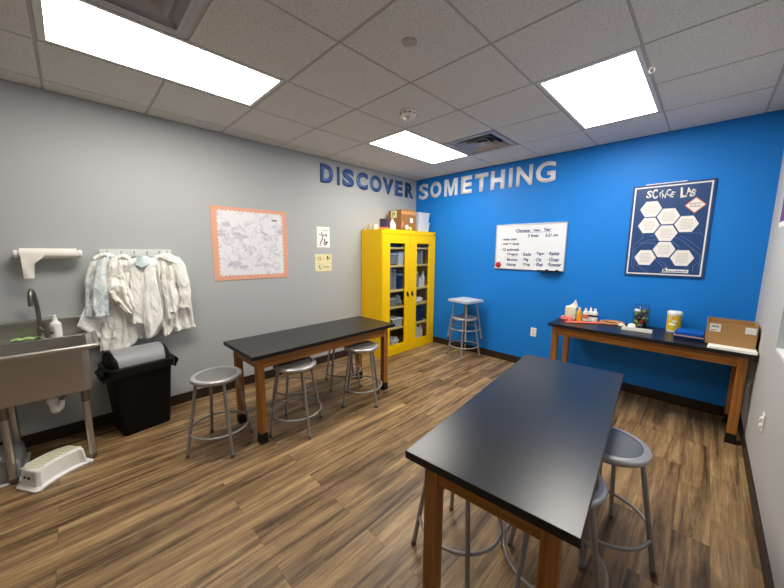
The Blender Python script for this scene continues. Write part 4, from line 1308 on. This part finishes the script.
for x, y in ((0.523, -4.258), (0.523, -4.640), (0.178, -4.258), (0.178, -4.640)):
    l_ = MB().tube([(x, y, 0.006), (x, y, 0.531)], 0.0205, 18).build('leg', M['steel'], t)
    MB().lathe([(0, 0), (0.017, 0), (0.024, 0.012), (0.024, 0.03), (0.02, 0.04), (0, 0.04)], (x, y, 0), 18).build('leg_foot', M['steel_dark'], l_)
    MB().tube([(x, y, 0.45), (x, y, 0.533)], 0.0235, 18).build('leg_socket', M['steel_dark'], l_)
tr_ = MB().tube(spl([(0.34, -4.43, 0.52), (0.34, -4.43, 0.40), (0.335, -4.425, 0.362), (0.315, -4.41, 0.358), (0.295, -4.395, 0.375), (0.28, -4.39, 0.41)], 8), 0.021, 14).build('drain_trap', M['white_plastic'], t)
MB().tube([(0.34, -4.43, 0.425), (0.34, -4.43, 0.46)], 0.031, 16).build('slip_nut', M['white_plastic'], tr_)
MB().tube([(0.28, -4.39, 0.405), (0.2, -4.38, 0.40), (0.0, -4.37, 0.40)], 0.019, 12).build('waste_pipe', M['grey_plastic'], tr_)
fc = MB().tube(spl([(0.085, -4.452, RZ), (0.085, -4.452, 1.08), (0.10, -4.458, 1.19), (0.128, -4.466, 1.236), (0.165, -4.475, 1.205), (0.172, -4.477, 1.125)], 10), 0.0135, 14).build('faucet', M['steel_dark'], t)
MB().lathe([(0, 0), (0.032, 0), (0.03, 0.014), (0.022, 0.03), (0.021, 0.075), (0.016, 0.085), (0, 0.085)], (0.085, -4.452, RZ - 0.002), 20).build('faucet_base', M['steel_dark'], fc)
MB().tube([(0.100, -4.446, RZ + 0.05), (0.155, -4.432, RZ + 0.075)], 0.007, 10).build('lever_handle', M['chrome'], fc)
s_ = thing('soap_bottle', 'white pump soap bottle beside the sink tap', 'soap', (0.105, -4.372, RZ - 0.002), R(-30))
s_.scale = (0.85, 0.85, 0.92)
MB().lathe([(0, 0), (0.036, 0), (0.039, 0.006), (0.039, 0.105), (0.034, 0.122), (0.018, 0.135), (0.016, 0.145), (0, 0.145)], n=24).build('bottle_body', M['white_plastic'], s_)
MB().lathe([(0, 0.145), (0.018, 0.145), (0.018, 0.16), (0.007, 0.163), (0.007, 0.178), (0, 0.178)], n=16).tube([(0.0, 0, 0.178), (0.0, -0.03, 0.180), (0.0, -0.042, 0.172)], 0.006, 10).lathe([(0, 0.172), (0.014, 0.172), (0.012, 0.186), (0, 0.188)], n=16).build('pump_head', M['white_plastic'], s_)
MB().surf(lambda u, v: Vector((0.0396 * math.cos(-1.2 + 1.6 * u), 0.0396 * math.sin(-1.2 + 1.6 * u), 0.025 + 0.065 * v)), 10, 1).build('bottle_label', M['print_grey'], s_)
MB().bb(0.0385, 0.0402, -0.022, 0.004, 0.035, 0.05).build('label_mark', M['navy'], s_, smooth=0)
def cloth(u, v):
    x = 0.05 + 0.085 * v
    y = -4.605 + 0.16 * u
    return Vector((x, y, RZ + 0.004 + 0.012 * abs(noise.noise((u * 4, v * 3, 2.0))) + 0.008 * math.sin(u * 9) ** 2))
tag(MB().surf(cloth, 30, 16, 0.003).build('cleaning_cloth', M['green_cloth']), 'green crumpled cleaning cloth on the sink ledge', 'cloth')

# stool under the sink and the grey one behind the leg
def step_stool(label, loc, rz, m, pad, L_=0.335, W_=0.19, H_=0.125, group='step stools at the sink'):
    t = thing('step_stool', label, 'step stool', loc, rz, group)
    b = MB()
    def outline(k, ex, n=14):
        # kidney shaped: long sides bow toward -y
        pts = []
        def bow(x):
            return -0.034 * (x / (L_ / 2)) ** 2
        hw, hl, r = W_ / 2 * k + ex, L_ / 2 * k + ex, 0.035
        for q in range(n + 1):
            x = -hl + r + (2 * hl - 2 * r) * q / n
            pts.append((x, -hw + bow(x)))
        for q in range(1, 6):
            a = -PI / 2 + PI / 2 * q / 5
            pts.append((hl - r + r * math.cos(a), -hw + r + r * math.sin(a) + bow(hl)))
        for q in range(1, 6):
            a = PI / 2 * q / 5
            pts.append((hl - r + r * math.cos(a), hw - r + r * math.sin(a) + bow(hl)))
        for q in range(1, n + 1):
            x = hl - r - (2 * hl - 2 * r) * q / n
            pts.append((x, hw + bow(x)))
        for q in range(1, 6):
            a = PI / 2 + PI / 2 * q / 5
            pts.append((-hl + r + r * math.cos(a), hw - r + r * math.sin(a) + bow(-hl)))
        for q in range(1, 5):
            a = PI + PI / 2 * q / 5
            pts.append((-hl + r + r * math.cos(a), -hw + r + r * math.sin(a) + bow(-hl)))
        return pts
    prof = [(1.0, 0.016, 0.0), (1.0, 0.018, 0.012), (1.0, 0.004, 0.020), (0.97, 0.0, 0.03), (0.92, 0.0, H_ - 0.014), (0.90, -0.002, H_ - 0.004), (0.87, -0.004, H_)]
    loops = [[b.bm.verts.new((x, y, z_)) for x, y in outline(k, ex)] for k, ex, z_ in prof]
    b.bm.faces.new(loops[0][::-1])
    n = len(loops[0])
    for A, B in zip(loops, loops[1:]):
        for q in range(n):
            b.bm.faces.new((A[q], A[(q + 1) % n], B[(q + 1) % n], B[q]))
    b.bm.faces.new(loops[-1])
    b.build('stool_body', m, t, smooth=50)
    pm = MB()
    for q in range(13):
        x = -L_ * 0.38 + L_ * 0.76 * q / 12
        yb = -0.034 * (x / (L_ / 2)) ** 2
        pm.box((x, yb, H_ + 0.0015), (0.0125, W_ * 0.66, 0.004), 0.0015, 1, Matrix.Rotation(R(20), 3, 'Z'))
    pm.build('anti_slip_ribs', pad, t)
    hm = MB()
    for y_ in (-0.018, 0.018):
        hm.lathe([(0, 0), (0.008, 0), (0.008, 0.004), (0, 0.004)], (-L_ / 2 * 0.945 - 0.002, y_ - 0.030, 0.078), 14, Matrix.Rotation(-PI / 2, 3, 'Y'))
    hm.build('grip_hole', M['black'], t)
    return t
step_stool('white curved step stool with cream ribbed top in front of the sink', (0.561, -4.465, 0), R(122), M['white_plastic'], M['mat_yellow'], 0.30, 0.175)
t = thing('storage_tray', 'grey plastic storage tray on the floor under the sink, at its left leg', 'tray', (0.335, -4.725, 0), R(0))
MB().box((0, 0, 0.075), (0.36, 0.24, 0.15), 0.04, 5).build('tray_body', M['grey_plastic'], t)
MB().box((0, 0, 0.008), (0.40, 0.27, 0.016), 0.006, 2).build('tray_foot', M['white_plastic'], t)
MB().box((0.09, 0.02, 0.151), (0.05, 0.03, 0.008), 0.003).box((0.02, 0.05, 0.151), (0.04, 0.02, 0.008), 0.003).build('tray_clip', M['white_plastic'], t)

# ---------------------------------------------------------------- paper towel
t = thing('towel_holder', 'white wall mounted paper towel holder above the sink', 'towel holder', (0, 0, 0))
MB().bb(0.0, 0.010, -4.525, -4.175, 1.485, 1.525, 0.003).build('back_bar', M['white_plastic'], t)
for y0, y1 in ((-4.528, -4.505), (-4.195, -4.172)):
    MB().bb(0.010, 0.080, y0 + 0.004, y1 - 0.004, 1.490, 1.520, 0.006).build('bracket_arm', M['white_plastic'], t)
    MB().lathe([(0, 0), (0.024, 0), (0.028, 0.006), (0.028, y1 - y0 - 0.006), (0.022, y1 - y0), (0, y1 - y0)], (0.078, y0, 1.505), 22, Matrix.Rotation(-PI / 2, 3, 'X')).build('end_knob', M['white_plastic'], t)
t = thing('paper_towel_roll', 'paper towel roll with a torn loose sheet on the holder above the sink', 'paper towel', (0, 0, 0))
MB().lathe([(0.0, 0), (0.040, 0), (0.040, 0.296), (0.0, 0.296)], (0.078, -4.498, 1.505), 36, Matrix.Rotation(-PI / 2, 3, 'X')).build('roll', M['towel'], t)
def sheet(u, v):
    # hangs from the front of the roll; torn edge slants to the right
    k = min(1, max(0, (v - 0.48) / 0.30))
    yr = -4.442 + 0.02 * v + (0.045 * k * k * (3 - 2 * k))
    yl = -4.494
    y = yl + (yr - yl) * u
    z = 1.325 + 0.21 * v
    if z > 1.505:
        a = (z - 1.505) / 0.040
        return Vector((0.078 + 0.0415 * math.cos(a), y, 1.505 + 0.0415 * math.sin(a)))
    x = 0.078 + 0.0415 + 0.012 * math.sin((1 - v) * 5) * (1 - v) + 0.006 * math.sin(u * 3 + v * 5) * (1 - v)
    return Vector((x, y, z))
MB().surf(sheet, 16, 40, 0.0008).build('loose_sheet', M['towel'], t)

# ---------------------------------------------------------------- coat rail and lab coats
t = thing('coat_rail', 'white wooden coat rail with hooks on the grey wall', 'coat rail', (0, 0, 0))
MB().bb(0.001, 0.020, -4.068, -3.563, 1.475, 1.540, 0.003).build('rail_board', M['white_paint'], t)
HY = [-4.02, -3.93, -3.84, -3.75, -3.66, -3.60]
for y in HY:
    MB().tube(spl([(0.020, y, 1.512), (0.045, y, 1.508), (0.055, y, 1.520), (0.056, y, 1.532)], 5), 0.004, 8).build('hook', M['alu'], t)

def drape(mb, rows, x0, amp=0.016, folds=4.0, seed=0.0, bulge=0.02, thick=0.004, crump=0.011, nu=60, nv=76, hang=0.0, straight=False):
    """cloth sheet hanging on the wall: rows run from top to hem as ((z,y)left,(z,y)right)"""
    n = len(rows) - 1
    def f(u, v):
        s_ = v * n
        i = min(int(s_), n - 1)
        k = s_ - i
        def ev(side):
            P = [rows[max(0, i - 1)][side], rows[i][side], rows[i + 1][side], rows[min(n, i + 2)][side]]
            a, b, c, d = (Vector((p[0], p[1])) for p in P)
            if straight:
                return b.lerp(c, k)
            return 0.5 * ((2 * b) + (c - a) * k + (2 * a - 5 * b + 4 * c - d) * k ** 2 + (3 * b - a - 3 * c + d) * k ** 3)
        A, B = ev(0), ev(1)
        q = A.lerp(B, u)
        grow = 0.35 + 0.65 * v
        x = x0 + bulge * math.sin(PI * u) ** 0.7
        wv = u * folds * 2 * PI + 1.3 * noise.noise((u * 2 + seed, v * 1.5, seed)) * 3
        x += amp * grow * math.sin(wv)
        x += crump * noise.noise((q.y * 14 + seed, q.x * 9, seed)) + crump * 1.1 * (0.4 - abs(noise.noise((q.y * 17 + q.x * 6, q.x * 9 + seed, 1.7)))) + crump * 0.5 * (0.4 - abs(noise.noise((q.y * 38 - q.x * 14, q.x * 24 + seed, 4.1))))
        zz = q.x + 0.012 * noise.noise((u * 5 + seed, v * 2, 3.3)) * v
        return Vector((max(x, 0.014), q.y + 0.006 * noise.noise((v * 7, u * 3, seed)), zz + hang * math.sin(PI * u)))
    mb.surf(f, nu, nv, thick)
    return mb

def collar(mb, y0, y1, z, x, drop=0.05):
    # two lapels folded outward from the hanging loop
    ym = (y0 + y1) / 2
    for ye, sg in ((y0, -1), (y1, 1)):
        def f(u, v, ye=ye, sg=sg):
            ya = ym + (ye - ym) * u
            top = z - 0.028 * u * u
            ln = drop * (0.75 + 0.9 * u * (1 - 0.35 * u))
            return Vector((x + 0.014 + 0.020 * (1 - u) + 0.016 * math.sin(PI * min(1, v * 1.2)), ya - sg * 0.012 * v * (1 - u), top - ln * v + 0.003 * noise.noise((u * 7, v * 5, z + ye))))
        mb.surf(f, 16, 10, 0.0035)
    return mb
CG = 'white lab coats on the rail'
# far left coat, lowest layer
c = thing('lab_coat', 'washed white lab coat at the left rail end, wide skirt behind the others', 'lab coat', (0, 0, 0), 0, CG)
drape(MB(), [((1.485, -4.055), (1.483, -3.887)), ((1.404, -4.132), (1.396, -3.881)), ((1.208, -4.150), (1.185, -3.884)), ((1.046, -4.205), (1.005, -3.885)), ((0.925, -4.255), (0.86, -3.881)), ((0.80, -4.13), (0.77, -3.885)), ((0.74, -4.08), (0.73, -3.99))],
      0.070, 0.010, 2.2, 1.0, 0.010, straight=True).build('coat_body', M['cloth_grey'], c)
drape(MB(), [((1.437, -4.132), (1.452, -4.07)), ((1.292, -4.172), (1.329, -4.10)), ((1.129, -4.186), (1.123, -4.13)), ((1.006, -4.201), (0.985, -4.150))], 0.075, 0.010, 1.2, 2.0, 0.018, crump=0.014).build('sleeve', M['cloth_grey'], c)
drape(MB(), [((1.036, -4.084), (1.019, -3.95)), ((0.869, -4.111), (0.889, -3.968)), ((0.69, -4.139), (0.688, -4.05))], 0.075, 0.008, 1.6, 6.0, 0.012).build('coat_tail', M['cloth_warm'], c)
# blue stained sleeve coat
c = thing('lab_coat', 'white lab coat with blue stained sleeve hanging at the left of the rail', 'lab coat', (0, 0, 0), 0, CG)
drape(MB(), [((1.490, -4.055), (1.485, -3.90)), ((1.371, -4.04), (1.382, -3.890)), ((1.15, -4.045), (1.12, -3.91)), ((0.98, -4.03), (0.98, -3.90)), ((0.86, -4.04), (0.84, -3.89)), ((0.72, -4.07), (0.73, -3.90)), ((0.60, -4.095), (0.655, -4.00))],
      0.100, 0.010, 2.5, 3.0, 0.008).build('coat_body', M['cloth_warm'], c)
drape(MB(), [((1.445, -4.09), (1.492, -4.02)), ((1.294, -4.129), (1.355, -4.045)), ((1.132, -4.148), (1.189, -4.054)), ((0.998, -4.142), (0.997, -4.058))], 0.140, 0.005, 1.0, 4.0, 0.022, crump=0.006).build('sleeve', M['cloth_blue'], c)
collar(MB(), -4.11, -3.97, 1.512, 0.075, 0.045).build('collar', M['cloth_white'], c)
# crumpled coat
c = thing('lab_coat', 'crumpled cream lab coat bunched up between blue sleeve and centre coat', 'lab coat', (0, 0, 0), 0, CG)
drape(MB(), [((1.486, -4.000), (1.485, -3.894)), ((1.371, -4.030), (1.382, -3.882)), ((1.248, -4.050), (1.235, -3.888)), ((1.139, -4.045), (1.120, -3.888)), ((1.06, -3.97), (1.035, -3.895))], 0.140, 0.014, 2.6, 5.0, 0.012, crump=0.020).build('coat_body', M['cloth_warm'], c)
drape(MB(), [((1.30, -4.02), (1.33, -3.95)), ((1.20, -4.045), (1.19, -3.92)), ((1.12, -4.01), (1.10, -3.90)), ((1.00, -3.94), (1.02, -3.89))], 0.180, 0.010, 2.0, 7.5, 0.010, crump=0.022).build('sleeve', M['cloth_warm'], c)
collar(MB(), -3.985, -3.88, 1.500, 0.125, 0.05).build('collar', M['cloth_warm'], c)
# centre coat
c = thing('lab_coat', 'white lab coat with pale blue stained collar in the middle of the rail', 'lab coat', (0, 0, 0), 0, CG)
drape(MB(), [((1.434, -3.88), (1.432, -3.79)), ((1.194, -3.905), (1.186, -3.80)), ((1.021, -3.914), (1.01, -3.82)), ((0.910, -3.923), (0.893, -3.835))], 0.155, 0.006, 1.2, 8.0, 0.010, crump=0.008).build('coat_body', M['cloth_white'], c)
drape(MB(), [((1.432, -3.793), (1.431, -3.73)), ((1.188, -3.813), (1.225, -3.717)), ((1.012, -3.834), (1.042, -3.705)), ((0.877, -3.838), (0.922, -3.705)), ((0.752, -3.815), (0.775, -3.785))], 0.172, 0.007, 1.4, 9.0, 0.016, crump=0.008).build('coat_front', M['cloth_white'], c)
collar(MB(), -3.90, -3.71, 1.480, 0.145, 0.075).build('collar', M['cloth_white'], c)
def blue_c(u, v):
    w_ = 0.5 + 0.5 * v
    return Vector((0.190 + 0.010 * math.sin(PI * u), -3.815 + (u - 0.5) * 0.100 * w_ + 0.008 * v, 1.487 - 0.085 * v * (1.1 - 0.5 * abs(u - 0.4)) - 0.006 * math.sin(PI * u) * v))
MB().surf(blue_c, 14, 14, 0.003).build('collar_lining', M['cloth_collar'], c)
# between
c = thing('lab_coat', 'cream lab coat hanging between the centre coat and the right end coat', 'lab coat', (0, 0, 0), 0, CG)
drape(MB(), [((1.483, -3.725), (1.482, -3.606)), ((1.312, -3.71), (1.306, -3.604)), ((1.081, -3.698), (1.069, -3.59)), ((0.82, -3.705), (0.86, -3.60)), ((0.735, -3.69), (0.765, -3.64))], 0.105, 0.012, 2.0, 11.0, 0.012).build('coat_body', M['cloth_warm'], c)
drape(MB(), [((1.374, -3.665), (1.371, -3.60)), ((1.218, -3.68), (1.213, -3.60)), ((1.078, -3.672), (1.07, -3.60)), ((0.90, -3.664), (0.91, -3.60))], 0.135, 0.010, 1.2, 12.0, 0.020).build('sleeve', M['cloth_white'], c)
drape(MB(), [((1.03, -3.90), (1.03, -3.70)), ((0.90, -3.92), (0.90, -3.69)), ((0.77, -3.90), (0.80, -3.70)), ((0.74, -3.86), (0.75, -3.74))], 0.060, 0.012, 3.0, 13.0, 0.01).build('coat_tail', M['cloth_grey'], c)
collar(MB(), -3.73, -3.61, 1.498, 0.095, 0.06).build('collar', M['cloth_warm'], c)
# right end coat
c = thing('lab_coat', 'cream lab coat with folded sleeve at the right end of the rail', 'lab coat', (0, 0, 0), 0, CG)
drape(MB(), [((1.500, -3.626), (1.470, -3.52)), ((1.353, -3.632), (1.366, -3.475)), ((1.12, -3.635), (1.103, -3.455)), ((0.878, -3.612), (0.873, -3.445)), ((0.775, -3.602), (0.785, -3.430))], 0.090, 0.012, 2.4, 14.0, 0.010).build('coat_body', M['cloth_warm'], c)
drape(MB(), [((1.409, -3.60), (1.44, -3.52)), ((1.26, -3.565), (1.302, -3.475)), ((1.116, -3.545), (1.138, -3.462)), ((1.0, -3.560), (0.995, -3.480))], 0.150, 0.006, 1.1, 15.0, 0.024, crump=0.008).build('sleeve', M['cloth_warm'], c)
drape(MB(), [((1.39, -3.635), (1.40, -3.58)), ((1.218, -3.647), (1.213, -3.577)), ((1.078, -3.642), (1.07, -3.564)), ((0.97, -3.634), (0.965, -3.587))], 0.150, 0.008, 1.0, 16.0, 0.022).build('sleeve', M['cloth_white'], c)
def hood(u, v):
    return Vector((0.125 + 0.05 * math.sin(PI * u) * (0.4 + 0.6 * v), -3.665 + 0.175 * u + 0.015 * v, 1.515 - 0.10 * u * u - 0.055 * v - 0.02 * math.sin(PI * u) * v))
MB().surf(hood, 24, 10, 0.003).build('collar', M['cloth_white'], c)

# ---------------------------------------------------------------- trash bin
t = thing('trash_bin', 'black trash bin with grey swing lid below the lab coats', 'trash bin', (0.212, -3.915, 0), R(9))
b = MB()
loops = []
def bl(hx, hy, r, z, n=5):
    pts = []
    for cx, cy, a0 in ((hx - r, hy - r, 0), (-hx + r, hy - r, 90), (-hx + r, -hy + r, 180), (hx - r, -hy + r, 270)):
        for k in range(n + 1):
            a = R(a0 + 90 * k / n)
            pts.append(b.bm.verts.new((cx + r * math.cos(a), cy + r * math.sin(a), z)))
    return pts
loops = [bl(.125, .165, .03, 0.0), bl(.130, .170, .035, 0.008), bl(.158, .208, .04, 0.545), bl(.168, .222, .045, 0.550), bl(.170, .224, .045, 0.575), bl(.150, .205, .04, 0.578)]
b.bm.faces.new(loops[0][::-1])
for A, B in zip(loops, loops[1:]):
    for k in range(len(A)):
        b.bm.faces.new((A[k], A[(k + 1) % len(A)], B[(k + 1) % len(A)], B[k]))
b.bm.faces.new(loops[-1])
b.build('bin_body', M['black'], t)
b = MB()
loops = [bl(.176, .232, .05, 0.520), bl(.180, .236, .05, 0.545), bl(.178, .233, .05, 0.588), bl(.165, .218, .045, 0.596), bl(.14, .19, .04, 0.597)]
for A, B in zip(loops, loops[1:]):
    for k in range(len(A)):
        b.bm.faces.new((A[k], A[(k + 1) % len(A)], B[(k + 1) % len(A)], B[k]))
for v in b.bm.verts:
    if v.co.z < 0.56:
        v.co.z += 0.020 * noise.noise(v.co * 14)
        v.co += Vector((v.co.x, v.co.y, 0)).normalized() * 0.006 * noise.noise(v.co * 23)
lin_ = b.build('bag_rim', M['bag'], t)
for sgn in (-1, 1):
    def flap(u, v, sgn=sgn):
        return Vector((-0.03 + 0.16 * u + 0.01 * noise.noise((u * 5, v * 5, sgn)), sgn * (0.232 + 0.035 * math.sin(PI * v * 0.9) + 0.02 * noise.noise((u * 4, v * 4, sgn + 2))), 0.595 - 0.095 * v * (0.7 + 0.5 * math.sin(u * 6) ** 2)))
    MB().surf(flap, 18, 12, 0.003).build('bag_knot', M['bag'], t)
# domed lid: black end shoulders with a grey swing flap between
def dome(y0, y1, rx, rz_, z0, grow=0.0, n=24):
    m_ = MB()
    def ring(y, k):
        return [m_.bm.verts.new((rx * k * math.cos(PI * q / n), y, z0 + rz_ * k * math.sin(PI * q / n))) for q in range(n + 1)]
    return m_, ring
m_, ring = dome(0, 0, 0.155, 0.118, 0.592)
def shoulder(sgn):
    m_, ring = dome(0, 0, 0.155, 0.118, 0.592)
    st = [(0.212, 0.55), (0.208, 0.72), (0.200, 0.86), (0.190, 0.95), (0.172, 1.0), (0.160, 1.0)]
    rs = [ring(sgn * y, k) for y, k in st]
    m_.bm.faces.new(rs[0])
    m_.bm.faces.new(rs[-1][::-1])
    for A, B in zip(rs, rs[1:]):
        for q in range(len(A) - 1):
            m_.bm.faces.new((A[q], A[q + 1], B[q + 1], B[q]))
        m_.bm.faces.new((A[0], B[0], B[-1], A[-1]))
    m_.build('lid_shoulder', M['black'], t, smooth=50)
shoulder(-1)
shoulder(1)
m_, ring = dome(0, 0, 0.153, 0.122, 0.592)
rs = [ring(y, k) for y, k in ((-0.172, 0.985), (-0.160, 1.0), (0.160, 1.0), (0.172, 0.985))]
m_.bm.faces.new(rs[0]); m_.bm.faces.new(rs[-1][::-1])
for A, B in zip(rs, rs[1:]):
    for q in range(len(A) - 1):
        m_.bm.faces.new((A[q], A[q + 1], B[q + 1], B[q]))
    m_.bm.faces.new((A[0], B[0], B[-1], A[-1]))
m_.build('swing_flap', M['grey_plastic'], t, smooth=50)
